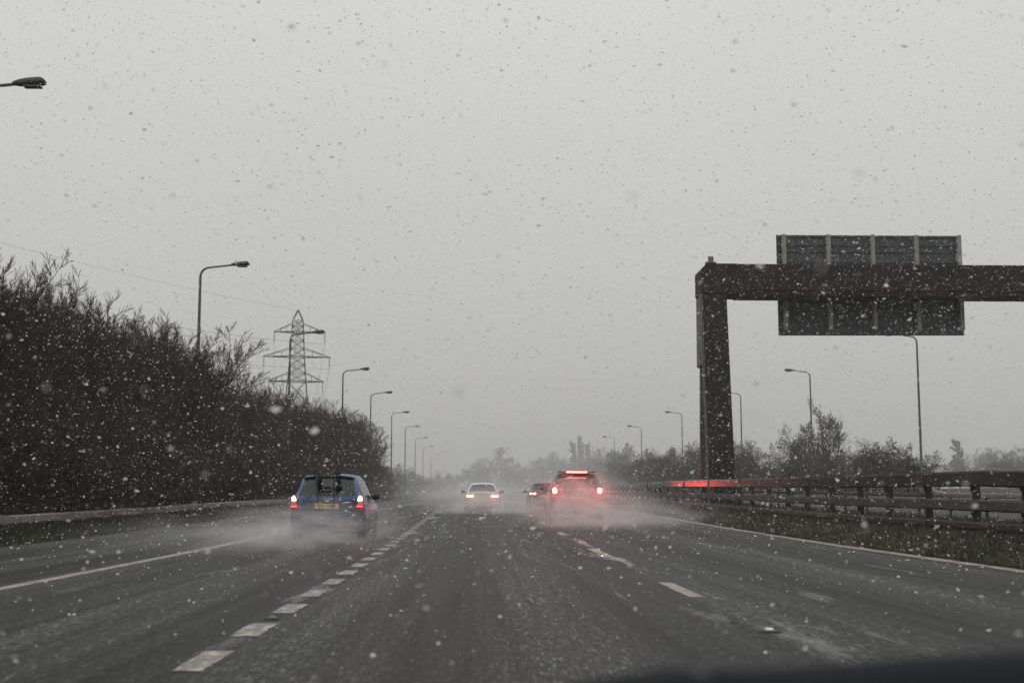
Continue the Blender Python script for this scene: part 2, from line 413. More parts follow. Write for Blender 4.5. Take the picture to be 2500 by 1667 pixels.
for k in range(-1, 12):                          # long-gapped marks on the right lane line
    y = 13.25 + 9.9 * k
    mark(road, 2.18, 2.34, y, y + 2.35, M['line'], 'lane_marking', jag=0.005, rng=rng, dy=0.25)
def stud(x, y, lens, sc=1.0):
    b = MB(); p = []
    for k, (r, z) in enumerate(((0.10 * sc, 0.002), (0.09 * sc, 0.010), (0.05 * sc, 0.014))):
        p.append([(x + r * 0.95 * math.cos(a * math.pi / 6), y + r * math.sin(a * math.pi / 6), G(y) + z + 0.003) for a in range(12)])
    vs = sum(p, []); fs = [(i * 12 + k, i * 12 + (k + 1) % 12, (i + 1) * 12 + (k + 1) % 12, (i + 1) * 12 + k) for i in range(2) for k in range(12)] + [tuple(24 + k for k in range(12))]
    b.add(vs, fs); s = b.build('road_stud', M['stud'], road)
    b = MB(); b.hexa([(x - .03, y - .04, G(y) + .016), (x + .03, y - .04, G(y) + .016), (x + .03, y + .03, G(y) + .016), (x - .03, y + .03, G(y) + .016),
                      (x - .025, y - .02, G(y) + .03), (x + .025, y - .02, G(y) + .03), (x + .025, y + .02, G(y) + .03), (x - .025, y + .02, G(y) + .03)])
    b.build('lens', lens, s)
stud(2.22, 9.85, M['white_lens']); stud(-1.71, 10.97, M['green_lens'], 0.7); stud(2.27, 29.6, M['white_lens'])

def grass_patch(name, label, n, xr, yr, zf, seed, hr=(0.05, 0.2)):
    r = np.random.default_rng(seed)
    x = r.uniform(*xr, n); y = yr[0] + (yr[1] - yr[0]) * r.random(n) ** 1.5
    clump = np.sin(x * 3.1 + 1.7 * np.sin(y * 0.9)) * np.sin(y * 2.3 + x) * 0.5 + 0.6
    h = (hr[0] + (hr[1] - hr[0]) * r.random(n) ** 2) * np.clip(clump + 0.35, 0.4, 1.4)
    z = np.array([zf(a) + G(b) for a, b in zip(x, y)])
    a = r.uniform(0, 2 * np.pi, n); wd = r.uniform(0.008, 0.020, n)
    lx, ly = r.normal(0, 0.35, n) * h, r.normal(0, 0.35, n) * h
    v = np.empty((n, 3, 3)); base = np.stack([x, y, z - 0.02], 1)
    side = np.stack([np.cos(a) * wd, np.sin(a) * wd, np.zeros(n)], 1)
    v[:, 0] = base - side; v[:, 1] = base + side; v[:, 2] = base + np.stack([lx, ly, h + 0.02], 1)
    me = np_mesh(name, v.reshape(-1, 3), np.arange(3 * n).reshape(-1, 3), M['grass'])
    return tag(link_mesh(name, me), label, 'grass', kind='stuff')
zl = lambda x: np.interp(x, [-14.5, -12.2, -10.8, -9.62], [0.75, 0.35, 0.10, 0.015])
zr = lambda x: np.interp(x, [7.82, 8.2, 8.8, 9.4, 11, 13], [0.03, 0.10, 0.27, 0.38, 0.42, 0.40])
grass_patch('verge_grass', 'short wet green grass on the left verge below the crash barrier', 90000, (-12.6, -9.55), (14, 120), zl, 1, (0.04, 0.22))
grass_patch('median_grass', 'dull green grass on the central reserve beside the right edge line', 90000, (7.72, 12.5), (12, 90), zr, 2, (0.04, 0.16))

# ------------------------------------------------------------------ crash barriers
def octo(w, h, c=0.03):
    w /= 2; h /= 2
    return [(-w + c, -h), (w - c, -h), (w, -h + c), (w, h - c), (w - c, h), (-w + c, h), (-w, h - c), (-w, -h + c)]
def path(x, y0, y1, zf, step=4.0):
    n = max(1, int((y1 - y0) / step)); ys = [y0 + (y1 - y0) * i / n for i in range(n + 1)]
    return [(x + CX(y), y, zf(y) + G(y)) for y in ys]
def rail(root, x, y0, y1, zf, w, h, mat, name, step=2.0):
    b = MB(); b.sweep(path(x, y0, y1, zf, step), octo(w, h)); return b.build(name, mat, root, 25)
# left barrier: one box beam on posts
lb = empty('crash_barrier', (0, 0, 0)); tag(lb, 'low grey box beam crash barrier along the left verge', 'crash barrier')
rail(lb, -10.7, 2, 300, lambda y: 0.47, 0.13, 0.21, M['rail'], 'beam')
pm = MB(); pm.box((0, 0, 0.23), (0.06, 0.11, 0.50)); pm.box((0.045, 0, 0.38), (0.06, 0.09, 0.10)); pm = pm.mesh('post', M['post'])
for k in range(0, 62):
    y = 4 + 3.2 * k; o = link_mesh('post', pm, None, lb); o.location = (-10.78 + CX(y), y, 0.06 + G(y))
for k in range(0, 40):                            # beam joints with bolt heads
    y = 5.5 + 4.8 * k; b = MB(); b.box((-10.7 + CX(y), y, 0.47 + G(y)), (0.142, 0.34, 0.222)); b.build('beam_joint', M['rail'], lb, None, 0.008)
# right barrier: tall, three rails on stout posts
def top_z(y): return 1.355 - 0.09 * smooth(24, 19, y) - 0.16 * smooth(55, 95, y)
rb = empty('high_crash_barrier', (0, 0, 0)); tag(rb, 'tall dark three-rail steel crash barrier along the central reserve', 'crash barrier')
rail(rb, 9.30, 3, 98, top_z, 0.16, 0.29, M['rail_wet'], 'rail')
rail(rb, 9.32, 3, 98, lambda y: 0.865 - 0.03 * smooth(26, 19, y), 0.14, 0.21, M['rail_dark'], 'rail')
rail(rb, 9.33, 3, 98, lambda y: 0.475, 0.10, 0.15, M['post'], 'rail')
pm = MB(); pm.box((0, 0, 0.55), (0.10, 0.16, 1.25)); pm.box((-0.06, 0, 0.98), (0.05, 0.13, 0.2)); pm.box((-0.06, 0, 0.5), (0.05, 0.13, 0.16)); pm = pm.mesh('post', M['post'])
for k in range(0, 36):
    y = 4.7 + 2.45 * k + 0.12 * math.sin(k * 2.1); o = link_mesh('post', pm, None, rb); o.location = (9.47, y, 0.24 + G(y))
for k in range(15):                               # lap joints with bolt heads
    y = 8.3 + 6.1 * k
    for xj_, zf_, w_, h_ in ((9.30, top_z(y), .168, .298), (9.32, 0.865, .148, .218)):
        b = MB(); b.box((xj_, y, zf_ + G(y)), (w_, .42, h_))
        for dy in (-.15, -.05, .05, .15):
            for dz in (-.07, .07): b.bar((xj_ - w_ / 2 - .014, y + dy, zf_ + G(y) + dz), (xj_ - w_ / 2 + .005, y + dy, zf_ + G(y) + dz), .016, .016, 6)
        b.build('rail_joint', M['rail_dark'], rb)
# standard barrier carrying on beyond the tall one
fb = empty('median_barrier', (0, 0, 0)); tag(fb, 'far stretch of low crash barrier beyond the tall three-rail one', 'crash barrier')
rail(fb, 9.4, 99, 320, lambda y: 0.85, 0.13, 0.24, M['rail_dark'], 'beam', 6)
pm2 = MB(); pm2.box((0, 0, 0.25), (0.06, 0.11, 0.6)); pm2 = pm2.mesh('post', M['post'])
for k in range(50):
    y = 100 + 4.4 * k; o = link_mesh('post', pm2, None, fb); o.location = (9.48 + CX(y), y, 0.35 + G(y))
# barrier of the opposite carriageway, its upper rail ramping down towards us
ob = empty('oncoming_barrier', (0, 0, 0)); tag(ob, 'thinner rear crash barrier with a ramped end seen between the near rails', 'crash barrier')
b = MB(); b.sweep([(13.3, y, z + G(y)) for y, z in ((120, 1.30), (80, 1.33), (60, 1.36), (46, 1.36), (39.5, 1.34), (36.3, 1.02), (34, 1.00), (20, 0.98), (4, 0.96))][::-1], octo(0.12, 0.12, 0.02)); b.build('rail', M['rail'], ob, 25)
rail(ob, 13.3, 36.5, 120, lambda y: 1.0, 0.12, 0.12, M['rail_dark'], 'rail')
rail(ob, 13.3, 4, 120, lambda y: 0.64, 0.10, 0.10, M['rail_dark'], 'rail')
pm3 = MB(); pm3.box((0, 0, 0.42), (0.06, 0.07, 0.86)); pm3 = pm3.mesh('post', M['post'])
for k in range(44):
    y = 5 + 2.6 * k; o = link_mesh('post', pm3, None, ob); o.location = (13.42, y, 0.32 + G(y)); o.scale = (1, 1, 0.74 if y < 37 else 1.1)

# ------------------------------------------------------------------ sign gantry
GY = 56.0
gz = 0.35 + G(GY)
ga = empty('sign_gantry', (10.7, GY, gz)); tag(ga, 'brown steel portal gantry reaching over the opposite carriageway', 'gantry')
GI = Matrix.Translation(-Vector((10.7, GY, gz)))
def gp(px, py, Y): return GI @ at(px, py, Y)
def gbuild(b, name, mat, parent=None, bevel=0.03): return b.build(name, mat, parent or ga, None, bevel)
def quad_leg(bl, br, tl, tr, d0, d1, y0, y1):     # front face corners in x (bottom/top) and z, depth d0 at the bottom, d1 at the top
    b = MB()
    b.hexa([(bl[0], y0, bl[1]), (br[0], y0, br[1]), (br[0], y0 + d0, br[1]), (bl[0], y0 + d0, bl[1]),
            (tl[0], y1, tl[1]), (tr[0], y1, tr[1]), (tr[0], y1 + d1, tr[1]), (tl[0], y1 + d1, tl[1])])
    return b
H_bot = gp(1800, 728, GY + 1.5).z
tl, tr = gp(1716, 721, GY), gp(1774, 721, GY)
bl, br = gp(1737, 1190, GY), gp(1797, 1190, GY)
H_top = gp(1716, 643, GY).z
b = quad_leg((bl.x, -0.3), (br.x + .02, -0.3), (tl.x, H_bot), (tr.x, H_bot), 0.75, 0.75, 0, 0); gbuild(b, 'column', M['gantry'])
b = quad_leg((bl.x + .12, -0.3), (br.x - .1, -0.3), (tl.x + .10, H_bot - 3.0), (tr.x - .1, H_bot - 3.0), 0.42, 0.42, 2.75, 0.95); gbuild(b, 'rear_leg', M['gantry'])
b = quad_leg((bl.x - .06, -0.3), (bl.x + .03, -0.3), (tl.x - .06, H_bot), (tl.x + .03, H_bot), 0.30, 0.30, 0.30, 0.30); gbuild(b, 'edge_flange', M['gantry_pale'], None, 0.01)
b = quad_leg((bl.x + .02, -0.3), (bl.x + .10, -0.3), (tl.x + .02, H_bot - 3.0), (tl.x + .10, H_bot - 3.0), 0.34, 0.34, 2.85, 0.95); gbuild(b, 'edge_flange', M['gantry_pale'], None, 0.01)
b = quad_leg((tl.x - .05, H_bot - 3.2), (tr.x - .1, H_bot - 3.2), (tl.x - .03, H_bot), (tr.x - .1, H_bot), 1.42, 1.42, 0.2, 0.2); gbuild(b, 'column_head', M['gantry_pale'])
b = quad_leg((bl.x + .04, -0.3), (bl.x + .16, -0.3), (tl.x + .04, H_bot - 2.6), (tl.x + .16, H_bot - 2.6), 2.2, 0.5, 0.65, 0.65); gbuild(b, 'web_plate', M['gantry'], None, 0)
b = MB(); b.box((bl.x + .55, 1.5, -0.28), (2.0, 4.2, 0.5)); gbuild(b, 'plinth', M['gantry_pale'], None, 0.05)
b = MB(); b.box((bl.x + .15, 2.0, 1.0), (0.3, 0.8, 0.7)); gbuild(b, 'cabinet', M['post'], None, 0.02)
# crossbeam: two box girders' worth of depth, chamfered corner piece over the column
xr_end = 24.0
b = MB()
zt, zb_ = H_top, H_bot - 0.02
x0 = tl.x - 0.03; xj = tr.x + 0.55
prof = [(x0 - 0.05, zb_), (xj, zb_), (xj, zt), (x0 + 0.22, zt), (x0 - 0.05, zt - 0.28)]
n = len(prof); vs = [(x, -0.03, z) for x, z in prof] + [(x, 1.55, z) for x, z in prof]
b.add(vs, [tuple(range(n)), tuple(range(2 * n - 1, n - 1, -1))] + [(i, n + i, n + (i + 1) % n, (i + 1) % n) for i in range(n)])
gbuild(b, 'corner_box', M['gantry'])
b = MB(); b.box(((xj + xr_end) / 2, 0.76, (zt + zb_) / 2 - 0.05), (xr_end - xj - 0.02, 1.5, zt - zb_ + 0.08)); cbm = gbuild(b, 'crossbeam', M['gantry'])
for xx in (xj + 4.6, xj + 9.2):
    b = MB(); b.box((xx, 0.76, (zt + zb_) / 2 - 0.05), (0.05, 1.53, zt - zb_ + 0.11)); gbuild(b, 'beam_joint', M['gantry'], cbm, 0)
for xx in (x0 + .25, xj - .12, xj + .12):
    b = MB()
    for kz in range(7): b.bar((xx, -0.075, zb_ + .12 + kz * (zt - zb_ - .24) / 6), (xx, -0.02, zb_ + .12 + kz * (zt - zb_ - .24) / 6), .026, .026, 6)
    gbuild(b, 'bolt_row', M['gantry'], None, 0)
b = MB(); b.box((xj, -0.045, (zt + zb_) / 2 - .02), (.44, .03, zt - zb_ - .04)); gbuild(b, 'cover_plate', M['gantry'], None, 0.005)
for kz in (1.9, 4.2, 6.4):
    t_ = (kz + .3) / (H_bot + .3); xa, xb = bl.x + (tl.x - bl.x) * t_, br.x + (tr.x - br.x) * t_
    b = MB(); b.box(((xa + xb) / 2, -.006, kz), (xb - xa - .04, .022, .05)); gbuild(b, 'weld_seam', M['gantry'], None, 0)
b = MB(); b.tube([(xj + .3, -.05, zb_ + .18), (xj + 6, -.05, zb_ + .17), (xr_end - 1.5, -.05, zb_ + .18)], .035, 8); gbuild(b, 'conduit', M['gantry'], None, 0)
b = MB(); b.box((xj - .05, 0.7, zb_ - 0.045), (1.2, 1.2, 0.06)); gbuild(b, 'splice_plate', M['gantry'], None, 0)
b = MB(); b.bar(gp(1735, 643, GY + .5), gp(1735, 627, GY + .5), 0.13, 0.13, 10); b.bar(gp(1735, 644, GY + .5), gp(1735, 641, GY + .5), 0.26, 0.26, 12); gbuild(b, 'lifting_lug', M['gantry_pale'], None, 0)
b = MB(); b.box((xr_end - .7, 0.76, (H_bot - .3) / 2), (1.3, 1.4, H_bot + .3 - 0.1)); gbuild(b, 'column', M['gantry'])
# the sign hangs on the far face, so its ribbed back shows
SY = GY + 1.78
s_tl, s_tr = gp(1893, 574, SY + .2), gp(2342, 577, SY + .2)
s_bl, s_br = gp(1901, 819, SY + .2), gp(2353, 819, SY + .2)
b = MB(); b.hexa([(s_bl.x, SY - GY + .16, s_bl.z), (s_br.x, SY - GY + .16, s_br.z), (s_br.x, SY - GY + .24, s_br.z), (s_bl.x, SY - GY + .24, s_bl.z),
                  (s_bl.x, SY - GY + .16, s_tl.z), (s_br.x, SY - GY + .16, s_tl.z), (s_br.x, SY - GY + .24, s_tl.z), (s_bl.x, SY - GY + .24, s_tl.z)])
sg = gbuild(b, 'sign_panel', M['sign_back'], None, 0.01)
W = s_br.x - s_bl.x; Hs = s_tl.z - s_bl.z
for fx in (0.035, 0.275, 0.515, 0.752, 0.985):
    b = MB(); x = s_bl.x + W * fx; z0 = s_bl.z + 0.05 * Hs; z1 = s_tl.z - 0.01
    b.box((x, SY - GY + .03, (z0 + z1) / 2), (0.06, 0.20, z1 - z0)); b.box((x, SY - GY - .075, (z0 + z1) / 2), (0.19, 0.02, z1 - z0)); b.box((x, SY - GY + .135, (z0 + z1) / 2), (0.19, 0.02, z1 - z0))
    b.build('sign_post', M['sign_post'], sg)
for fz in (0.022, 0.12, 0.23, 0.34, 0.62, 0.73, 0.835, 0.90, 0.985):
    b = MB(); b.box(((s_bl.x + s_br.x) / 2, SY - GY + .125, s_bl.z + Hs * fz), (W - 0.02, 0.045, 0.085)); b.build('stiffener_rail', M['sign_back'], sg)

# ------------------------------------------------------------------ lamp posts
def lamp_proto():
    r = empty('lamp_post')
    b = MB(); pts = [(0, 0, 0), (0, 0, 1.4), (0, 0, 1.45), (0, 0, 5), (0, 0, 9), (0, 0, 11.0), (0, 0, 11.35)]
    rad = [0.13, 0.13, 0.095, 0.085, 0.072, 0.062, 0.060]
    for k in range(1, 7):
        a = k / 6 * R(86); pts.append((0.45 * (1 - math.cos(a)), 0, 11.35 + 0.45 * math.sin(a))); rad.append(0.058 - 0.002 * k)
    pts.append((1.55, 0, 11.93)); rad.append(0.042)
    b.tube(pts, rad, 10); b.build('pole', M['lamp'], r, 40)
    b = MB(); b.box((-0.0, -0.12, 0.75), (0.16, 0.06, 0.6)); b.build('access_door', M['lamp'], r)
    # lantern: flattened, wedge-shaped body
    ns = 9; vs = []; m = 10
    secs = [(1.46, .05, .045, 0), (1.52, .09, .06, .0), (1.66, .15, .085, .015), (1.85, .18, .105, .03), (2.05, .185, .115, .04), (2.2, .17, .115, .045), (2.28, .14, .09, .03), (2.33, .10, .05, .0), (2.34, .02, .02, -.02)]
    for x, wy, wz, dz in secs:
        for k in range(m):
            a = 2 * math.pi * k / m; vs.append((x, wy * math.copysign(abs(math.cos(a)) ** 0.7, math.cos(a)), 11.95 + (x - 1.46) * 0.035 + dz * 0.6 + wz * math.copysign(abs(math.sin(a)) ** 0.7, math.sin(a))))
    b = MB(); b.add(vs, [(i * m + k, i * m + (k + 1) % m, (i + 1) * m + (k + 1) % m, (i + 1) * m + k) for i in range(ns - 1) for k in range(m)] + [tuple(range(m - 1, -1, -1)), tuple((ns - 1) * m + k for k in range(m))])
    h = b.build('lantern', M['lamp_head'], r, 50)
    b = MB(); b.box((2.0, 0, 11.86), (0.46, 0.24, 0.06)); b.build('lamp_bowl', M['lamp_glass'], h, None, 0.02)
    return r
def copy_tree(o, parent=None):
    c = o.copy(); COL.objects.link(c)
    if parent is not None: c.parent = parent
    for ch in list(o.children): copy_tree(ch, c)
    return c
lp = lamp_proto(); first = [True]
def lamp(px, py, label, group, flip):
    Y = 11.0 * 1.0 / 1.0
    # pole-top pixel gives direction; 11.9 m poles give the distance
    lo, hi = 15.0, 900.0
    for _ in range(50):
        mid = (lo + hi) / 2; p = at(px, py, mid)
        if p.z - (G(mid) * 0.6 + (0.05 if not flip else 0.45)) < 11.85: lo = mid
        else: hi = mid
    p = at(px, py, mid); base = p.z - 11.85
    o = lp if first[0] else copy_tree(lp); first[0] = False
    o.location = (p.x, mid, base); o.rotation_euler = (0, 0, math.pi if flip else 0)
    tag(o, label, 'lamp post', group)
    return p.x, mid
S = 2500 / 2352.0
ORD = ['', 'second', 'third', 'fourth', 'fifth', 'sixth', 'seventh', 'eighth', 'ninth', 'tenth']
left = [(-98, 199), (461, 612), (667, 766), (788, 850), (852, 903), (900, 948), (931, 980), (954, 1006), (972, 1025), (988, 1045), (991, 1056)]
LAMPS = []
for i, (x, y) in enumerate(left):
    lab = ['dark lamp head on its arm cut off by the left frame edge', 'tall lamp post rising out of the trees left of the pylon', 'lamp post standing in front of the pylon',
           'first lamp post right of the pylon on the left verge'][i] if i < 4 else '%s lamp post right of the pylon in the receding left row' % ORD[i - 3]
    LAMPS.append(lamp(x * S, y * S, lab, 'lamp posts along the left verge', False))
right = [(2105, 771, 'nearest right-hand lamp post, its head hidden by the gantry sign'), (1860, 853, 'right-hand lamp post in front of the bare leafy tree'),
         (1701, 903, 'lamp post seen just right of the gantry column'), (1566, 948, 'first lamp post left of the gantry column'),
         (1473, 980, 'second lamp post left of the gantry column'), (1411, 1004, 'third lamp post left of the gantry column'), (1362, 1024, 'faintest lamp post of the right-hand row, beside the spire-like trees')]
for x, y, lab in right: LAMPS.append(lamp(x * S, y * S, lab, 'lamp posts along the far right verge', True))

# ------------------------------------------------------------------ pylon and overhead wires
PX, PY = at(723, 1000, 190).x, 190.0
pz = 2.6
top_h = at(723, 757, PY).z - pz
mpp = PY / FPX * 1.0
arms_z = [at(723, py, PY).z - pz for py in (811, 871, 931)]
py_rot = R(8)
pyl = empty('electricity_pylon', (PX, PY, pz), py_rot); tag(pyl, 'grey lattice electricity pylon standing behind the left thicket', 'pylon')
def half(z):                                     # half-width of the tower body
    return float(np.interp(z, [0, arms_z[2] - 2, arms_z[1], arms_z[0] + 1.3, top_h - 1.6, top_h], [2.9, 1.50, 1.05, 0.80, 0.74, 0.06]))
b = MB(); levels = list(np.linspace(0, arms_z[2], 6)) + list(np.linspace(arms_z[2], arms_z[1], 4))[1:] + list(np.linspace(arms_z[1], arms_z[0], 4))[1:] + [(arms_z[0] + top_h - 1.6) / 2, top_h - 1.6, top_h]
for z0, z1 in zip(levels[:-1], levels[1:]):
    h0, h1 = half(z0), half(z1); c0 = [(-h0, -h0), (h0, -h0), (h0, h0), (-h0, h0)]; c1 = [(-h1, -h1), (h1, -h1), (h1, h1), (-h1, h1)]
    for k in range(4):
        j = (k + 1) % 4
        b.bar((*c0[k], z0), (*c1[k], z1), 0.10, 0.10, 4, False)
        b.bar((*c0[k], z0), (*c1[j], z1), 0.05, 0.05, 3, False); b.bar((*c0[j], z0), (*c1[k], z1), 0.05, 0.05, 3, False)
        b.bar((*c1[k], z1), (*c1[j], z1), 0.045, 0.045, 3, False)
b.build('tower_body', M['pylon'], pyl)
spans = [(667, 793), (642, 806), (656, 790)]; tips = []
for az, (xl, xr_) in zip(arms_z, spans):
    b = MB(); hl = abs(at(xl, 900, PY).x - PX); hr = abs(at(xr_, 900, PY).x - PX); h = half(az)
    for sgn, ln in ((-1, hl), (1, hr)):
        tip = (sgn * ln, 0, az); tips.append((tip, az))
        for sy in (-1, 1):
            b.bar((sgn * h, sy * h, az), tip, 0.095, 0.08, 4, False); b.bar((sgn * h, sy * half(az + 1.25), az + 1.25), tip, 0.055, 0.05, 4, False)
            for t in (0.3, 0.6):
                p0 = Vector((sgn * h, sy * h, az)).lerp(Vector(tip), t); p1 = Vector((sgn * h, sy * h, az + 1.25)).lerp(Vector(tip), t)
                b.bar(p0, p1, 0.035, 0.035, 3, False); b.bar(Vector((sgn * h, -sy * h, az)).lerp(Vector(tip), t - .25), p0, 0.035, 0.035, 3, False)
    for sy in (-1, 1): b.bar((-h, sy * h, az), (h, sy * h, az), 0.09, 0.09, 4, False)
    b.build('crossarm', M['pylon'], pyl)
ends = [((0, 0, top_h), 0)]
for tip, az in tips:
    b = MB(); x = tip[0] * 0.97
    for k in range(8): b.bar((x, 0, az - 0.1 - 0.2 * k), (x, 0, az - 0.2 - 0.2 * k), 0.13, 0.05, 6)
    b.build('insulator', M['insul'], pyl); ends.append(((x, 0, az - 1.75), 1))
RP = Matrix.Translation((PX, PY, pz)) @ Matrix.Rotation(py_rot, 4, 'Z')
names = ['earth wire running left from the pylon peak', 'wire from the left end of the upper crossarm', 'wire from the right end of the upper crossarm', 'wire from the left end of the middle crossarm',
         'wire from the right end of the middle crossarm', 'wire from the left end of the lowest crossarm', 'wire from the right end of the lowest crossarm']
P2 = Vector((-80, 26, 1.0)); P3 = Vector((-64, 430, 2.0))
for (e, k), nm in zip(ends, names):
    p = RP @ Vector(e); off = Vector((e[0] * 0.9, e[0] * -0.5, e[2] + 1.0)); a = P2 + off; c = P3 + Vector((e[0], 0, e[2]))
    pts = []
    for i in range(25):
        t = i / 24; q = a.lerp(p, t); q.z -= 4 * (3.6 if k else 2.6) * t * (1 - t); pts.append(q)
    for i in range(1, 21):
        t = i / 20; q = p.lerp(c, t); q.z -= 4 * 9.0 * t * (1 - t); pts.append(q)
    b = MB(); b.tube(pts, 0.024 if k else 0.014, 4, False); tag(b.build('overhead_wire', M['wire']), 'thin overhead ' + nm, 'wire', 'overhead wires')

# ------------------------------------------------------------------ trees
class Grow:
    def __init__(s, seed): s.r = random.Random(seed); s.seg = []; s.leaf = []
    def branch(s, p, d, ln, rad, lev, P):
        r = s.r; n = P['nseg'][lev]; pts = [p]; step = ln / n
        for i in range(n):
            w = P['wob'][lev]
            d = (d + Vector((r.gauss(0, w), r.gauss(0, w), r.gauss(0, w) + P['up'][lev]))).normalized()
            q = pts[-1] + d * step; t0, t1 = i / n, (i + 1) / n
            r0 = max(P['rmin'], rad * (1 - 0.75 * t0)); r1 = max(P['rmin'] * 0.8, rad * (1 - 0.75 * t1))
            s.seg.append((pts[-1], q, r0, r1, lev)); pts.append(q)
        if lev + 1 < P['levels']:
            k = P['kids'][lev]; k = max(1, int(k * r.uniform(0.8, 1.2)))
            for c in range(k):
                t = P['t0'][lev] + (1 - P['t0'][lev]) * (c + r.random()) / k
                f = t * n; i = min(n - 1, int(f)); q = pts[i].lerp(pts[i + 1], f - i); dd = (pts[i + 1] - pts[i]).normalized()
                o = dd.orthogonal().normalized(); o.rotate(Matrix.Rotation(r.uniform(0, 2 * math.pi), 3, dd))
                ang = P['ang'][lev] * r.uniform(0.6, 1.3); nd = dd * math.cos(ang) + o * math.sin(ang)
                s.branch(q, nd, ln * P['rat'][lev] * r.uniform(0.6, 1.2) * (1.15 - 0.5 * t), rad * 0.5 * (1 - 0.5 * t), lev + 1, P)
        elif P.get('leaves') and r.random() < P['leaves']:
            s.leaf.append((pts[-1], P['lsize'] * r.uniform(0.6, 1.3))); s.leaf.append((pts[-2], P['lsize'] * r.uniform(0.5, 1.1)))
    def mesh(s, name, lo, hi, mat, sides=3):
        sg = [q for q in s.seg if lo <= q[4] <= hi]
        if not sg: return None
        a = np.array([q[0][:] for q in sg]); b = np.array([q[1][:] for q in sg]); r0 = np.array([q[2] for q in sg]); r1 = np.array([q[3] for q in sg])
        d = b - a; d /= np.linalg.norm(d, axis=1)[:, None] + 1e-9
        ref = np.where(np.abs(d[:, 2:3]) < 0.9, np.array([[0, 0, 1.0]]), np.array([[1.0, 0, 0]]))
        u = np.cross(d, ref); u /= np.linalg.norm(u, axis=1)[:, None]; w = np.cross(d, u)
        n = len(sg); v = np.empty((n, 2 * sides, 3))
        for k in range(sides):
            t = 2 * math.pi * k / sides; o = u * math.cos(t) + w * math.sin(t)
            v[:, k] = a + o * r0[:, None]; v[:, sides + k] = b + o * r1[:, None]
        base = (np.arange(n) * 2 * sides)[:, None]
        qs = np.concatenate([base + np.array([[k, (k + 1) % sides, sides + (k + 1) % sides, sides + k]]) for k in range(sides)])
        return np_mesh(name, v.reshape(-1, 3), qs, mat, True)
    def leaf_mesh(s, name, mat, seed=0):
        r = np.random.default_rng(seed); c = np.array([q[0][:] for q in s.leaf]); z = np.array([q[1] for q in s.leaf]); n = len(c)
        a = r.normal(size=(n, 3)); a /= np.linalg.norm(a, axis=1)[:, None]; b = np.cross(a, r.normal(size=(n, 3))); b /= np.linalg.norm(b, axis=1)[:, None]
        v = np.stack([c - a * z[:, None], c - b * z[:, None] * .6, c + a * z[:, None], c + b * z[:, None] * .6], 1)
        return np_mesh(name, v.reshape(-1, 3), np.arange(4 * n).reshape(-1, 4), mat, True)

def shrub_tree(seed, stems, P, lean=0.35, trunk_mat='bark', twig_mat='twig', leaf=None, leaf_mat='leaf'):
    g = Grow(seed); r = g.r
    for k in range(stems):
        a = 2 * math.pi * (k + r.random() * 0.7) / stems; l = lean * r.uniform(0.3, 1.2) if stems > 1 else 0.05
        g.branch(Vector((0.25 * math.cos(a), 0.25 * math.sin(a), -0.3)) if stems > 1 else Vector((0, 0, -0.3)), Vector((math.cos(a) * l, math.sin(a) * l, 1)).normalized(), P['len'] * r.uniform(0.8, 1.1), P['rad'], 0, P)
    # bring every variant to 8 m tall above its base
    h = max(q[1].z for q in g.seg); f = 8.0 / h
    g.seg = [(a * f, b_ * f, r0 * f, r1 * f, lv) for a, b_, r0, r1, lv in g.seg]; g.leaf = [(a * f, z * f) for a, z in g.leaf]
    t = g.mesh('trunk', 0, 1, M[trunk_mat], 5); c = g.mesh('crown', 2, 9, M[twig_mat], 3)
    lf = g.leaf_mesh('leaves', M[leaf_mat], seed) if g.leaf else None
    return (t, c, lf)
P_THICK = dict(levels=4, nseg=[6, 5, 4, 3], wob=[.06, .09, .11, .11], up=[.05, .10, .12, .14], kids=[13, 10, 11], t0=[.12, .12, .1], rat=[.42, .5, .46], ang=[.75, .7, .65], rmin=.0085, len=6.5, rad=.085)
P_TALL = dict(levels=4, nseg=[6, 5, 4, 3], wob=[.07, .10, .13, .13], up=[.06, .14, .16, .18], kids=[8, 8, 8], t0=[.25, .2, .15], rat=[.5, .55, .55], ang=[.6, .5, .45], rmin=.0085, len=7.5, rad=.10)
P_DENSE = dict(levels=4, nseg=[5, 4, 4, 3], wob=[.13, .18, .2, .2], up=[.02, .03, .04, .03], kids=[9, 9, 9], t0=[.05, .1, .1], rat=[.6, .6, .5], ang=[.95, .9, .8], rmin=.009, len=4.2, rad=.07)
P_LEAFY = dict(P_DENSE, kids=[11, 10, 10], leaves=0.85, lsize=.06)
P_TREE = dict(levels=4, nseg=[7, 6, 5, 3], wob=[.05, .12, .15, .16], up=[.02, .07, .06, .06], kids=[22, 12, 10], t0=[.15, .15, .1], rat=[.44, .5, .5], ang=[.8, .7, .7], rmin=.011, len=9, rad=.16, leaves=.6, lsize=.075)
P_ROUND = dict(levels=4, nseg=[6, 5, 4, 3], wob=[.06, .13, .16, .18], up=[.02, .04, .04, .03], kids=[18, 10, 9], t0=[.15, .15, .15], rat=[.5, .5, .5], ang=[1.0, .8, .8], rmin=.016, len=8, rad=.2, leaves=.9, lsize=.22)
P_SPIRE = dict(levels=3, nseg=[9, 4, 3], wob=[.02, .06, .1], up=[.02, .16, .1], kids=[70, 12], t0=[.06, .1], rat=[.17, .4], ang=[.8, .6], rmin=.02, len=10, rad=.18, leaves=.95, lsize=.24)
V_THICK = [shrub_tree(11, 4, P_THICK), shrub_tree(12, 3, P_THICK), shrub_tree(13, 5, P_THICK)]
V_TALL = [shrub_tree(21, 4, P_TALL, 0.25), shrub_tree(22, 3, P_TALL, 0.3)]
V_DENSE = [shrub_tree(31, 5, P_DENSE, 0.6), shrub_tree(32, 4, P_DENSE, 0.7)]
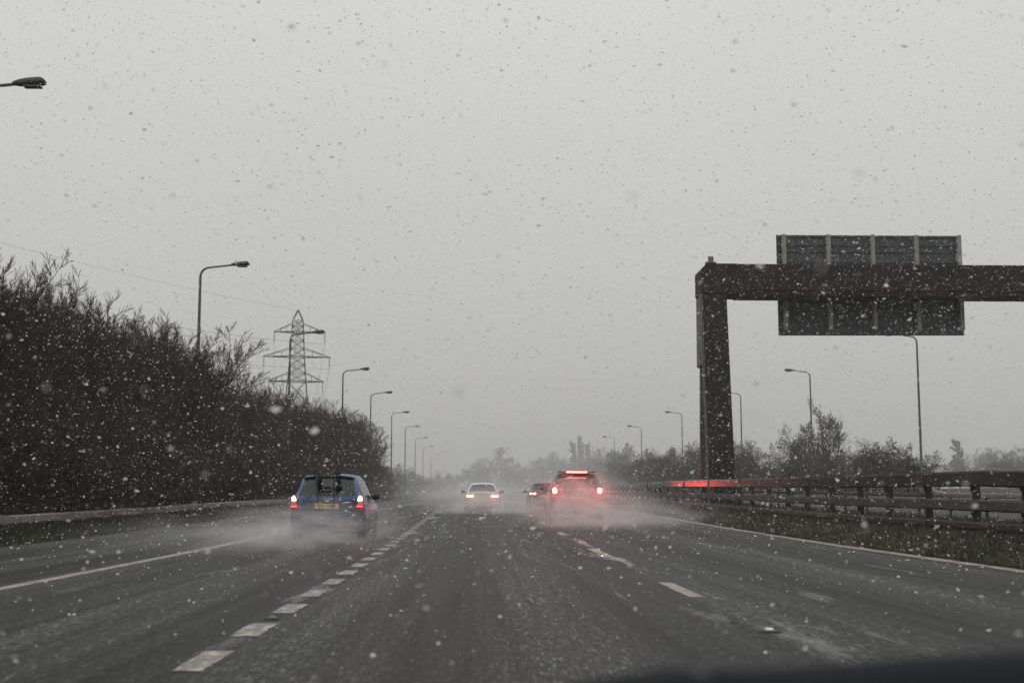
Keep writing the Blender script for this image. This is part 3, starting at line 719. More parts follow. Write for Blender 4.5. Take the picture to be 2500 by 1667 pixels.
V_LEAFY = [shrub_tree(41, 5, P_LEAFY, 0.6, 'bark', 'twig_pale'), shrub_tree(42, 4, P_LEAFY, 0.5, 'bark', 'twig_pale')]
V_TREE = [shrub_tree(53, 4, dict(P_THICK, kids=[11, 9, 10], rat=[.46, .5, .48], ang=[.7, .65, .6], wob=[.07, .11, .13, .13], leaves=.5, lsize=.075), 0.22, 'bark', 'twig_pale')]
V_ROUND = [shrub_tree(61, 1, P_ROUND, 0, 'bark', 'twig_pale', leaf_mat='needle'), shrub_tree(62, 2, P_ROUND, 0.2, 'bark', 'twig_pale', leaf_mat='needle')]
V_SPIRE = [shrub_tree(71, 1, P_SPIRE, 0, 'bark', 'twig_pale', leaf_mat='needle')]

def zg_left(x): return float(np.interp(x, [-120, -45, -28, -20, -14.5, -12.2, -10.8], [4.5, 3.2, 2.2, 1.5, .75, .35, .1]))
def zg_right(x): return float(np.interp(x, [25.6, 28, 31, 45, 120, 600], [.32, .5, .9, 1.3, 1.5, 4]))
def plant(var, name, x, y, h, wd, rz, label, cat, group=None, z=None):
    t, c, lf = var
    if z is None: z = (zg_left(x) if x < 0 else zg_right(x)) + G(min(y, 420))
    o = empty(name, (x, y, z), rz); s = h / 8.0; o.scale = (s * wd, s * wd, s)
    link_mesh('trunk', t, None, o)
    k = link_mesh('crown', c, None, o)
    if lf is not None: link_mesh('leaves', lf, None, k)
    return tag(o, label, cat, group)

rng = random.Random(77)
THL = 'leafless dark brown tree in the dense thicket behind the left barrier'
THG = 'bare trees of the left thicket'
UNL = 'low tangled leafless bush at the foot of the left thicket'
# skyline of the thicket: (y, height) read off the photo for trees about 15 m left of us
ORDW = ['first', 'second', 'third', 'fourth', 'fifth', 'sixth', 'seventh', 'eighth', 'ninth', 'tenth', 'eleventh', 'twelfth', 'thirteenth', 'fourteenth', 'fifteenth', 'sixteenth', 'seventeenth', 'eighteenth', 'nineteenth', 'twentieth']
COUNT = {}
def nth(key):
    COUNT[key] = COUNT.get(key, 0) + 1; return ORDW[min(19, COUNT[key] - 1)]
def zone(x, y):                                   # where a thicket tree is seen in the picture
    px_ = 1164 + x / y * FPX
    for lim, t in ((120, 'at the left frame edge'), (300, 'right of the left frame edge'), (485, 'just left of the tall lamp post'), (620, 'just right of the tall lamp post'), (800, 'beneath the pylon')):
        if px_ < lim: return t
    return 'above the blue hatchback'
SKY_Y = [20, 40, 49, 55, 67, 71, 76, 82, 92, 112, 131, 160, 172]
SKY_H = [8.2, 8.4, 8.6, 8.7, 9.0, 7.4, 7.2, 8.0, 7.7, 8.9, 9.1, 9.3, 8.4]
def sk(y, x): return float(np.interp(y * 15.0 / max(12.5, -x), SKY_Y, SKY_H)) * (-x / 15.0) ** 0.75
y = 31.0; i = 0
while y < 168:
    x = -14.6 + rng.uniform(-.8, .8)
    h = (sk(y, x) - zg_left(x)) * rng.uniform(1.02, 1.11) * (0.86 + 0.14 * smooth(32, 42, y))
    v = V_THICK[(i * 2 + rng.randrange(2)) % 3]
    plant(v, 'bare_tree', x, y, h, rng.uniform(.95, 1.2), rng.uniform(0, 6.3), nth(('front', zone(x, y))) + ' leafless tree, front row of left thicket, ' + zone(x, y), 'tree', THG); y += 2.7 + rng.uniform(-.5, .5); i += 1
y = 30.0
while y < 178:
    x = -18.3 + rng.uniform(-1, 1); h = (sk(y, x) - zg_left(x)) * rng.uniform(0.98, 1.08) * (0.86 + 0.14 * smooth(36, 48, y))
    plant(V_THICK[i % 3], 'bare_tree', x, y, h, rng.uniform(1.0, 1.3), rng.uniform(0, 6.3), nth(('middle', zone(x, y))) + ' leafless tree, middle row of left thicket, ' + zone(x, y), 'tree', THG); y += 4.4 + rng.uniform(-.8, .8); i += 1
y = 34.0
while y < 185:
    x = -23 + rng.uniform(-1.2, 1.2); h = (sk(y, x) - zg_left(x)) * rng.uniform(0.85, 1.0)
    plant(V_THICK[i % 3], 'bare_tree', x, y, h, rng.uniform(1.2, 1.5), rng.uniform(0, 6.3), nth(('rear', zone(x, y))) + ' leafless tree, rear row of left thicket, ' + zone(x, y), 'tree', THG); y += 6.5 + rng.uniform(-1, 1); i += 1
y = 24.0
while y < 175:
    x = -12.7 + rng.uniform(-.35, .3)
    plant(V_DENSE[i % 2], 'bare_bush', x, y, rng.uniform(2.6, 4.2), rng.uniform(1.25, 1.7), rng.uniform(0, 6.3), nth(('bush', zone(x, y))) + ' low tangled bush at left thicket foot, ' + zone(x, y), 'bush', 'bushes at the foot of the left thicket'); y += 3.1 + rng.uniform(-.4, .6); i += 1
for px_, py_, Y_, lab in ((62, 640, 43, 'tall pale-tipped bare tree at the left frame edge with thin upright twigs'), (128, 612, 45, 'tallest bare tree of the left thicket, long upright twigs against the sky'),
                          (185, 660, 47, 'bare tree with forked upright twigs just right of the thicket\'s tallest'), (375, 745, 61, 'bare tree whose fine crown juts out left of the tall lamp post'),
                          (425, 790, 66, 'rounded bare tree right beside the tall lamp post')):
    p = at(px_ * S, py_ * S, Y_); zb = zg_left(p.x) + G(Y_)
    plant(V_TALL[int(px_) % 2] if px_ < 300 else V_THICK[px_ % 3], 'bare_tree', p.x, Y_, (p.z - zb) * 1.0, 0.85 if px_ < 300 else 1.05, px_, lab, 'tree', None, zb)
# last overhanging tree of the thicket and the lower bushes beyond it
p = at(815 * S, 1000 * S, 150); plant(V_DENSE[0], 'bare_tree', p.x, 150, p.z - zg_left(p.x) - G(150), 1.0, 1.1, 'bare tree ending the left thicket, its crown leaning over the blue car', 'tree')
NTH = ['first', 'second', 'third', 'fourth', 'fifth', 'sixth', 'seventh', 'eighth', 'ninth', 'tenth', 'eleventh', 'twelfth', 'thirteenth']
for k_, (px_, py_, Y_) in enumerate(sorted(((862, 1062, 190), (880, 1052, 205), (905, 1066, 222), (925, 1082, 240), (940, 1070, 262), (958, 1082, 280), (972, 1088, 300), (890, 1068, 210), (950, 1080, 270), (985, 1095, 330), (1000, 1092, 345), (1020, 1080, 380)))):
    p = at(px_ * S, py_ * S, Y_); zb = zg_left(-13) + G(min(Y_, 420)); h = max(2.5, p.z - zb)
    plant(V_LEAFY[int(px_) % 2], 'roadside_bush', p.x - 1.5, Y_, h, 1.25, px_, NTH[k_] + ' misty bush from the left below the receding left lamp posts', 'bush', 'bushes below the left lamp posts', zb)
# right-hand side
NTH = ['first', 'second', 'third', 'fourth', 'fifth', 'sixth', 'seventh', 'eighth', 'ninth', 'tenth', 'eleventh', 'twelfth', 'thirteenth']
def ranked(rows): 
    order = sorted(range(len(rows)), key=lambda q: rows[q][0]); return {q: NTH[j] for j, q in enumerate(order)}
def put(px_, py_, Y_, var, name, wd, lab, cat, group=None, rz=0.0):
    p = at(px_ * S, py_ * S, Y_); zb = zg_right(max(26, p.x)) + G(min(Y_, 420)); return plant(var, name, p.x, Y_, max(2, p.z - zb), wd, rz, lab, cat, group, zb)
put(1885, 912, 122, V_TREE[0], 'young_tree', 1.05, 'slender half-bare tree standing behind the second right-hand lamp post', 'tree', None, 0.4)
put(1838, 975, 126, V_LEAFY[1], 'hedge_bush', 0.8, 'bush at the left foot of the slender half-bare tree', 'bush', None, 2)
RH = 'dense dull green roadside bush behind the tall right barrier'; RHG = 'bushes behind the right barrier'
RH_ROWS = ((2085, 1018, 96, 1.0), (2040, 1003, 99, 1.1), (1990, 1012, 104, 1.15), (1940, 1022, 110, 1.1), (1900, 1030, 116, 1.2), (1850, 1040, 122, 1.2), (1800, 1048, 128, 1.2), (1762, 1056, 134, 1.2), (2112, 1040, 100, 0.9))
RH_N = ranked(RH_ROWS)
for k, (px_, py_, Y_, wd) in enumerate(RH_ROWS):
    put(px_, py_, Y_, V_LEAFY[k % 2], 'hedge_bush', wd, '{} dull green bush from the left behind the tall right barrier'.format(RH_N[k]), 'bush', RHG, k * 1.3)
CL = 'misty bush in the clump behind the gantry column'; CLG = 'clump behind the gantry column'
CL_ROWS = ((1735, 1030, 140, 1.0), (1715, 1012, 146, 1.0), (1690, 1005, 152, 1.0), (1655, 1008, 158, 1.1), (1620, 1012, 164, 1.1), (1590, 1010, 170, 1.1), (1560, 1024, 176, 1.1), (1530, 1030, 184, 1.1), (1505, 1040, 192, 1.1), (1480, 1046, 200, 1.1), (1640, 1030, 150, 1.3), (1560, 1050, 160, 1.3))
CL_N = ranked(CL_ROWS)
for k, (px_, py_, Y_, wd) in enumerate(CL_ROWS):
    put(px_, py_, Y_, V_LEAFY[k % 2] if k % 3 else V_DENSE[1], 'roadside_bush', wd, '{} misty bush from the left in the clump behind the gantry column'.format(CL_N[k]), 'bush', CLG, k * 2.1)
FW = 'hazy tree in the grey tree line between the dark pick-up and the gantry'; FWG = 'hazy tree line right of centre'
FW_ROWS = ((1250, 1042, 400, 1.1), (1272, 1036, 380, 1.0), (1300, 1038, 360, 1.0), (1375, 1030, 330, 1.2), (1405, 1022, 320, 1.2), (1435, 1018, 300, 1.2), (1465, 1022, 280, 1.2), (1495, 1030, 262, 1.2), (1352, 1036, 345, 1.1), (1420, 1040, 270, 1.3), (1460, 1046, 250, 1.3))
FW_N = ranked(FW_ROWS)
for k, (px_, py_, Y_, wd) in enumerate(FW_ROWS):
    put(px_, py_, Y_, V_ROUND[k % 2] if k % 2 else V_THICK[k % 3], 'hazy_tree', wd * 1.15, '{} hazy tree from the left between the off-roader and the gantry'.format(FW_N[k]), 'tree', FWG, k * 1.7)
put(1318, 1012, 370, V_SPIRE[0], 'spire_tree', 0.8, 'shorter of the two spire-like evergreens above the off-roader', 'tree', None, 1)
put(1337, 1000, 375, V_SPIRE[0], 'spire_tree', 0.75, 'taller of the two spire-like evergreens above the off-roader', 'tree', None, 2)
put(1352, 1016, 380, V_SPIRE[0], 'spire_tree', 0.7, 'small spire-like evergreen right of the two tallest spires', 'tree', None, 3)
CT = 'faint hazy tree in the clump above the white car'; CTG = 'hazy clump above the white car'
CT_ROWS = ((1085, 1064, 430, 1.2), (1110, 1052, 440, 1.1), (1165, 1048, 440, 1.1), (1180, 1060, 430, 1.2), (1205, 1068, 450, 1.2), (1225, 1062, 420, 1.2), (1062, 1076, 460, 1.3), (1040, 1086, 480, 1.4), (1190, 1076, 400, 1.4), (1100, 1078, 400, 1.4), (1235, 1056, 440, 1.1))
CT_N = ranked(CT_ROWS)
for k, (px_, py_, Y_, wd) in enumerate(CT_ROWS):
    put(px_, py_, Y_, V_ROUND[k % 2], 'hazy_tree', wd, '{} faint tree from the left in the hazy clump above the white car'.format(CT_N[k]), 'tree', CTG, k)
put(1140, 1026, 445, V_ROUND[0], 'hazy_tree', 1.05, 'tallest round-crowned hazy tree above the white car', 'tree', None, 0.5)
RT = 'very faint misty tree on the far right behind the barrier'; RTG = 'misty trees on the far right'
RT_ROWS = ((2180, 1046, 270, 1.2), (2240, 1026, 260, 1.0), (2270, 1022, 265, 1.0), (2300, 1024, 255, 1.1), (2335, 1020, 250, 1.1), (2365, 1022, 250, 1.1), (2150, 1058, 280, 1.4), (2320, 1045, 230, 1.3), (2230, 1050, 240, 1.4), (2400, 1030, 245, 1.1), (2280, 1050, 225, 1.4), (2350, 1050, 225, 1.4))
RT_N = ranked(RT_ROWS)
for k, (px_, py_, Y_, wd) in enumerate(RT_ROWS):
    put(px_, py_, Y_, (V_THICK + V_LEAFY)[k % 5], 'hazy_tree', wd, '{} faint misty tree from the left at the far right edge'.format(RT_N[k]), 'tree', RTG, k * 2.3)
put(2202, 1008, 262, V_SPIRE[0], 'hazy_tree', 1.3, 'pointed misty tree at the left end of the far right trees', 'tree', None, 1)

# ------------------------------------------------------------------ cars
def loft(stations, root, paint, glass, win):
    """stations: (y, w, zb, belt, wb, roof, wr); win: set of (station, kind) with kind 'top' or 'side' that are panes"""
    rings = []
    for (yy, w, zb, belt, wb, roof, wr) in stations:
        if roof is None:
            up = [(wb - .03, belt + .018), (wb - .12, belt + .03), (wb * .5, belt + .036), (0, belt + .04)]
        else:
            up = [(wr, roof - .115), (wr - .075, roof - .035), (wr * .5, roof), (0, roof + .012)]
        lowm = zb + .2; mid = lowm + (belt - lowm) * .6
        half_ = [(0, zb), (.72 * w, zb), (.95 * w, zb + .05), (w, lowm), (w + .008, mid), (wb, belt)] + up
        ring = [(x, yy, z) for x, z in half_] + [(-x, yy, z) for x, z in half_[-2:0:-1]]
        rings.append(ring)
    n = len(rings[0]); body = MB(); panes = {}
    body.v = [p for r_ in rings for p in r_]
    side_r, side_l = {5}, {12}; topk = {7, 8, 9, 10}
    for i in range(len(rings) - 1):
        for k in range(n):
            q = (i * n + k, (i + 1) * n + k, (i + 1) * n + (k + 1) % n, i * n + (k + 1) % n)
            kind = None
            if k in topk and (i, 'top') in win: kind = (i, 'top')
            elif k in side_r and (i, 'side') in win: kind = (i, 'right')
            elif k in side_l and (i, 'side') in win: kind = (i, 'left')
            if kind: panes.setdefault(kind, []).append(q)
            else: body.f.append(q)
    for base, rev in ((0, False), ((len(rings) - 1) * n, True)):       # end caps as a ladder of quads
        for k in range(0, n // 2):
            a, b_, c, d = base + k, base + k + 1, base + (n - k - 1) % n, base + (n - k) % n
            f = [a, b_, c, d]; f = [x for j, x in enumerate(f) if x not in f[:j]]
            if len(f) > 2: body.f.append(tuple(f[::-1]) if rev else tuple(f))
    bo = body.build('body', paint, root, 38)
    nm = {'top': 'window', 'right': 'side_window', 'left': 'side_window'}
    for (i, kind), fs in panes.items():
        pb = MB(); idx = sorted({v for f in fs for v in f}); mp = {v: j for j, v in enumerate(idx)}
        pb.add([body.v[v] for v in idx], [tuple(mp[v] for v in f) for f in fs])
        name = 'windscreen' if kind == 'top' and i > 2 else ('rear_window' if kind == 'top' else 'side_window')
        pb.build(name, glass, root, 60)
    return bo

def wheel(root, x, y, r, w, side):
    o = empty('wheel', (x, y, r)); o.parent = root
    b = MB(); pr = [(-w / 2, r * .62), (-w / 2, r * .9), (-w * .38, r * .985), (0, r), (w * .38, r * .985), (w / 2, r * .9), (w / 2, r * .62)]
    m = 24; vs = [(px_, rr * math.cos(2 * math.pi * k / m), rr * math.sin(2 * math.pi * k / m)) for px_, rr in pr for k in range(m)]
    b.add(vs, [(i * m + k, i * m + (k + 1) % m, (i + 1) * m + (k + 1) % m, (i + 1) * m + k) for i in range(len(pr) - 1) for k in range(m)])
    b.build('tyre', M['tyre'], o, 40)
    b = MB(); b.bar((-w * .3, 0, 0), (w * .40, 0, 0), r * .62, r * .60, 20)
    for k in range(5):
        a = 2 * math.pi * k / 5; b.box((side * w * .42, r * .32 * math.cos(a), r * .32 * math.sin(a)), (.03, r * .13, r * .55), Matrix.Rotation(a - math.pi / 2, 3, 'X'))
    b.build('rim', M['rim'], o)
def arch(root, x, y, r, side):
    b = MB(); m = 20
    vs = []
    for rr, dx in ((r * 1.0, 0), (r * 1.16, 0.004), (r * 1.22, -0.02)):
        for k in range(m + 1):
            a = math.pi * k / m; vs.append((x + side * dx, y + rr * math.cos(a), r + rr * math.sin(a)))
    b.add(vs, [(i * (m + 1) + k, i * (m + 1) + k + 1, (i + 1) * (m + 1) + k + 1, (i + 1) * (m + 1) + k) for i in range(2) for k in range(m)])
    b.build('wheel_arch', M['black'], root)
def poly(root, name, pts, y0, y1, mat, bevel=0.0):          # outline in (x, z) extruded from y0 to y1
    n = len(pts); b = MB(); b.add([(x, y0, z) for x, z in pts] + [(x, y1, z) for x, z in pts],
        [tuple(range(n)), tuple(range(2 * n - 1, n - 1, -1))] + [(i, n + i, n + (i + 1) % n, (i + 1) % n) for i in range(n)])
    o = b.build(name, mat, root)
    if bevel: m_ = o.modifiers.new('bevel', 'BEVEL'); m_.width = bevel; m_.segments = 2
    return o
def mirror_wing(root, x, y, z, side, mat):
    o = MB(); secs = [(-.075, .5), (-.05, .85), (0, 1), (.06, .9), (.11, .55)]; m = 12; vs = []
    for dy, s in secs:
        for k in range(m):
            a = 2 * math.pi * k / m; vs.append((x + side * .10 + .115 * s * math.copysign(abs(math.cos(a)) ** .6, math.cos(a)), y + dy, z + .09 * s * math.copysign(abs(math.sin(a)) ** .6, math.sin(a))))
    o.add(vs, [(i * m + k, i * m + (k + 1) % m, (i + 1) * m + (k + 1) % m, (i + 1) * m + k) for i in range(4) for k in range(m)] + [tuple(range(m - 1, -1, -1)), tuple(4 * m + k for k in range(m))])
    o.bar((x - side * .08, y + .02, z - .04), (x + side * .05, y, z - .03), .03, .03, 6)
    return o.build('door_mirror', mat, root, 50)
def seats(root, ys, z0, wd):
    for yy in ys:
        for sx in (-1, 1):
            b = MB(); b.box((sx * wd, yy, z0 + .25), (.46, .14, .56), Matrix.Rotation(R(-10), 3, 'X')); b.box((sx * wd, yy - .07, z0 + .62), (.26, .09, .17)); b.box((sx * wd, yy + .28, z0), (.48, .5, .14))
            b.build('seat', M['seat'], root, None, 0.03)
def bumper(root, w, z0, z1, mat, depth=.13, y0=-.09):
    b = MB(); pts = []; m = 12
    for z, k in ((z0, .82), (z0 + .06, .95), ((z0 + z1) / 2, 1.0), (z1 - .05, .98), (z1, .86)):
        row = []
        for i in range(m + 1):
            t = -1 + 2 * i / m; x = t * w; yy = y0 * k + (abs(t) ** 6) * .30; row.append((x, yy, z))
        pts += row
    b.add(pts, [(i * (m + 1) + j, i * (m + 1) + j + 1, (i + 1) * (m + 1) + j + 1, (i + 1) * (m + 1) + j) for i in range(4) for j in range(m)])
    # top shelf and underside back to the body
    t0 = len(b.v); b.add([(-w, .3, z1), (w, .3, z1)], []); top = list(range(4 * (m + 1), 5 * (m + 1))); b.f.append(tuple(top + [t0 + 1, t0]))
    return b.build('bumper', mat, root, 40)
def text(root, s, size, loc, mat, name='lettering'):
    cu = bpy.data.curves.new(name, 'FONT'); cu.body = s; cu.size = size; cu.align_x = 'CENTER'; cu.align_y = 'CENTER'; cu.extrude = 0.002; cu.offset = 0.002
    tmp = bpy.data.objects.new('tmp', cu); COL.objects.link(tmp); bpy.context.view_layer.update()
    me = bpy.data.meshes.new_from_object(tmp.evaluated_get(bpy.context.evaluated_depsgraph_get())); bpy.data.objects.remove(tmp); bpy.data.curves.remove(cu)
    me.materials.clear(); o = link_mesh(name, me, mat, root); o.location = loc; o.rotation_euler = (R(90), 0, 0); return o
def red_light(root, loc, power, radius=0.06):
    d = bpy.data.lights.new('brake_lamp_light', 'POINT'); d.energy = power; d.color = (1.0, 0.10, 0.085); d.shadow_soft_size = radius
    o = bpy.data.objects.new('brake_lamp_light', d); COL.objects.link(o); o.parent = root; o.location = loc; return o
def chassis(root, w, y0, y1, z):
    b = MB(); b.box((0, (y0 + y1) / 2, z), (w, y1 - y0, .12)); b.build('underbody', M['black'], root)
    for sx in (-.32,):
        b = MB(); b.bar((sx, -.04, z - .03), (sx, .5, z - .03), .032, .032, 10); b.build('exhaust', M['rim'], root)

# --- blue hatchback with a cycle carrier
pb = at(801, 1217, 29.2)
blue = empty('hatchback', (pb.x - .02, 29.2, G(29.2)), R(-0.6)); tag(blue, 'small blue hatchback with a cycle carrier in the left lane, brake lights on', 'car')
st = [(-.01, .78, .34, .97, .72, None, 0), (.05, .82, .30, .985, .775, None, 0), (.31, .835, .24, .99, .785, 1.43, .615), (.42, .838, .22, .985, .79, 1.505, .63), (1.28, .84, .2, .965, .795, 1.53, .63), (1.36, .84, .2, .965, .795, 1.53, .63),
      (2.25, .84, .2, .94, .79, 1.50, .61), (3.10, .835, .2, .92, .77, None, 0), (3.62, .79, .22, .82, .72, None, 0), (3.83, .66, .3, .66, .6, None, 0)]
loft(st, blue, M['blue'], M['glass'], {(1, 'top'), (6, 'top'), (3, 'side'), (5, 'side'), (6, 'side')})
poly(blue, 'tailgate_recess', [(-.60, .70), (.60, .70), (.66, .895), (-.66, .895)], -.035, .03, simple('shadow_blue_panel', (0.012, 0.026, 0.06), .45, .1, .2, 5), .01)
poly(blue, 'tailgate_rail', [(-.665, .90), (.665, .90), (.675, .985), (-.675, .985)], -.05, .05, M['blue'], .012)
bumper(blue, .845, .30, .665, M['blue'])
poly(blue, 'lower_valance', [(-.70, .24), (.70, .24), (.74, .34), (-.74, .34)], -.055, .1, M['black'], .01)
b = MB(); v = []
for k in range(13):
    t = -1 + k / 6; x = .575 * t; zc = 1.475 - .055 * abs(t) ** 3
    v += [(x, .27, zc - .012), (x, .25, zc + .010), (x, .50, zc + .040 - .01 * abs(t)), (x, .50, zc - .03)]
b.add(v, [(4 * i + k, 4 * i + (k + 1) % 4, 4 * i + 4 + (k + 1) % 4, 4 * i + 4 + k) for i in range(12) for k in range(4)] + [(0, 1, 2, 3), (51, 50, 49, 48)]); b.build('roof_spoiler', M['blue'], blue, 50)
for sx in (-1, 1):
    root = empty('tail_lamp', (0, 0, 0)); root.parent = blue
    X = lambda v: sx * v
    o_ = lambda pts: [(X(x), z) for x, z in pts][::(1 if sx > 0 else -1)]
    poly(root, 'lens', o_([(.665, .69), (.815, .69), (.812, .85), (.79, .97), (.755, 1.03), (.71, 1.03), (.675, .90)]), -.052, .10, M['lens'], .012)
    poly(root, 'brake_lamp', o_([(.688, .915), (.792, .915), (.786, .975), (.765, 1.01), (.735, 1.022), (.712, .985)]), -.062, -.03, M['brake_hot'], .008)
    poly(root, 'reversing_lamp', o_([(.682, .815), (.802, .815), (.80, .90), (.69, .90)]), -.060, -.03, M['clear'], .006)
    poly(root, 'tail_strip', o_([(.67, .772), (.81, .772), (.81, .80), (.67, .80)]), -.062, -.03, M['tail'], .004)
red_light(blue, (0.86, -.12, .95), 0.6)
pl = poly(blue, 'number_plate', [(-.26, .735), (.26, .735), (.26, .846), (-.26, .846)], -.052, -.03, M['plate']); text(pl, 'FJ56 UMA', .108, (0, -.0535, .790), M['ink'])
em = MB()
for a, c in (((-.030, .0), (.012, .006, .05)), ((.030, 0), (.012, .006, .05)), ((0, 0), (.06, .006, .010))): em.box((a[0], -.056, .94 + a[1]), c)
for k in range(16):
    a0, a1 = 2 * math.pi * k / 16, 2 * math.pi * (k + 1) / 16
    em.bar((.062 * math.cos(a0), -.056, .94 + .046 * math.sin(a0)), (.062 * math.cos(a1), -.056, .94 + .046 * math.sin(a1)), .006, .006, 5)
em.build('emblem', M['chrome'], blue)
b = MB(); b.tube([(.36, -.038, .862), (.40, -.038, .872), (.50, -.038, .874), (.53, -.038, .868)], .005, 5); b.tube([(.50, -.038, .845), (.47, -.038, .835), (.47, -.038, .80), (.50, -.038, .79), (.50, -.038, .815)], .004, 5); b.build('model_script', M['chrome'], blue)
b = MB(); b.tube([(.05, .02, 1.02), (.02, .07, 1.05), (-.30, .09, 1.09)], .011, 5); b.build('wiper', M['black'], blue)
for sx in (-1, 1):
    for yy in (.62, 3.10): wheel(blue, sx * .75, yy, .29, .18, sx); arch(blue, sx * .842, yy, .29, sx)
    mirror_wing(blue, sx * .775, 2.36, 1.02, sx, M['black'])
    b = MB(); b.box((sx * .85, 1.62, .87), (.03, .18, .03)); b.box((sx * .85, .92, .88), (.03, .18, .03)); b.build('door_handle', M['blue'], blue, None, .008)
seats(blue, (.95, 1.75), .62, .36); chassis(blue, 1.3, .1, 3.6, .24)
b = MB(); b.box((0, 2.62, .88), (1.4, .45, .16)); b.build('dashboard', M['seat'], blue, None, .04)
# cycle carrier: separate thing strapped to the tailgate
cc = empty('cycle_carrier', blue.location, R(-0.6)); tag(cc, 'black strap-on cycle carrier with yellow-green clips on the blue hatchback', 'cycle carrier')
b = MB()
b.tube([(-.24, -.07, 1.46), (-.235, -.12, 1.24), (-.19, -.14, 1.08), (-.10, -.15, 1.05), (.08, -.15, 1.05), (.15, -.14, 1.09), (.165, -.12, 1.24), (.16, -.07, 1.46)], .019, 8)
b.bar((-.30, .02, 1.50), (.28, .02, 1.51), .026, .026, 8); b.bar((-.28, -.06, 1.46), (.24, -.06, 1.46), .022, .022, 8)
b.tube([(-.26, .0, 1.52), (-.28, -.04, 1.66), (-.30, -.1, 1.80)], .016, 6); b.tube([(.22, .0, 1.52), (.23, -.04, 1.66), (.23, -.1, 1.80)], .018, 6)
b.build('frame', M['black'], cc, 50)
for sx, x in ((-1, -.25), (1, .22)):
    b = MB(); b.box((x - .01 * sx, .10, 1.535), (.11, .26, .05)); b.box((x, -.02, 1.53), (.16, .10, .06)); b.build('foot_pad', M['strap'], cc, None, .015)
    b = MB(); yv = -.10 if sx > 0 else -.1; b.box((x + .015 * sx, -.105, 1.83), (.05, .05, .06)); b.build('clip', M['clip'], cc, None, .015)
for pts in ([(.17, -.03, 1.48), (.165, -.10, 1.06), (.16, -.075, .985), (.155, -.07, .905), (.15, -.052, .85), (.14, -.11, .62), (.14, -.10, .42)],
            [(-.22, -.03, 1.48), (-.21, -.10, 1.06), (-.205, -.075, .985), (-.20, -.07, .905), (-.195, -.052, .86)], [(-.35, -.05, 1.02), (-.41, -.06, .99), (-.43, -.06, .92)]):
    b = MB(); v = []
    for p in pts: v += [(p[0] - .018, p[1], p[2]), (p[0] + .018, p[1], p[2]), (p[0] + .018, p[1] - .006, p[2]), (p[0] - .018, p[1] - .006, p[2])]
    b.add(v, [(4 * i + k, 4 * i + (k + 1) % 4, 4 * i + 4 + (k + 1) % 4, 4 * i + 4 + k) for i in range(len(pts) - 1) for k in range(4)]); b.build('strap', M['strap'], cc)

# --- white saloon
pw = at(1178, 1217, 65)
sal = empty('saloon_car', (pw.x, 65, G(65))); tag(sal, 'white saloon car in the middle lane, half veiled by spray', 'car')
st = [(0, .80, .36, .93, .74, None, 0), (.06, .86, .3, .955, .80, None, 0), (.50, .885, .24, .97, .82, None, 0), (1.12, .89, .2, .97, .83, 1.37, .62), (1.26, .89, .2, .96, .83, 1.455, .64), (2.2, .89, .2, .95, .83, 1.46, .63), (2.28, .89, .2, .95, .83, 1.46, .63),
      (2.75, .89, .2, .94, .82, 1.44, .62), (3.5, .88, .2, .92, .8, None, 0), (4.3, .84, .22, .80, .74, None, 0), (4.6, .70, .3, .64, .6, None, 0)]
loft(st, sal, M['white'], M['glass_dark'], {(2, 'top'), (7, 'top'), (4, 'side'), (6, 'side'), (7, 'side')})
bumper(sal, .89, .28, .62, M['white'])
poly(sal, 'valance', [(-.5, .22), (.5, .22), (.55, .33), (-.55, .33)], -.06, .1, M['black'], .01)
for sx in (-1, 1):
    root = empty('tail_lamp'); root.parent = sal; o_ = lambda pts: [(sx * x, z) for x, z in pts][::sx]
    poly(root, 'lens', o_([(.50, .70), (.84, .68), (.84, .86), (.52, .84)]), -.02, .08, M['lens'], .01)
    poly(root, 'brake_lamp', o_([(.47, .735), (.80, .73), (.80, .80), (.47, .80)]), -.032, -.0, M['brake_hot'], .01)
    for yy in (.95, 3.65): wheel(sal, sx * .79, yy, .31, .2, sx); arch(sal, sx * .892, yy, .31, sx)
    mirror_wing(sal, sx * .92, 2.95, 1.0, sx, M['black']); red_light(sal, (sx * .66, -.12, .77), 0.7)
poly(sal, 'number_plate', [(-.06, .60), (.40, .60), (.40, .72), (-.06, .72)], -.03, 0, M['plate_w'])
poly(sal, 'boot_strip', [(-.40, .83), (.42, .83), (.42, .86), (-.40, .86)], -.02, .02, M['trim'])
seats(sal, (1.35, 2.35), .62, .38); chassis(sal, 1.4, .1, 4.2, .24)

# --- dark off-roader, brake lights and high bar lit
ps = at(1409, 1217, 46)
suv = empty('off_roader', (ps.x, 46, G(46) - .03)); tag(suv, 'tall dark off-roader in the right lane with lit high brake bar', 'car')
st = [(0, .86, .45, 1.12, .82, None, 0), (.05, .92, .42, 1.14, .88, None, 0), (.26, .945, .36, 1.14, .90, 1.68, .71), (.38, .95, .34, 1.135, .905, 1.77, .73), (1.25, .95, .34, 1.12, .905, 1.80, .735), (1.35, .95, .34, 1.12, .905, 1.80, .735), (2.3, .95, .34, 1.1, .9, 1.78, .72),
      (3.1, .94, .34, 1.09, .88, None, 0), (4.2, .92, .36, 1.0, .84, None, 0), (4.55, .8, .42, .8, .72, None, 0)]
loft(st, suv, M['suv'], M['glass_dark'], {(1, 'top'), (6, 'top'), (3, 'side'), (5, 'side'), (6, 'side')})
bumper(suv, .95, .40, .76, M['trim'], y0=-.11)
b = MB(); b.box((0, .26, 1.79), (1.34, .42, .045)); b.build('roof_spoiler', M['suv'], suv, None, .015)
poly(suv, 'high_brake_bar', [(-.36, 1.772), (.36, 1.772), (.36, 1.793), (-.36, 1.793)], .02, .05, M['brake_hot'])
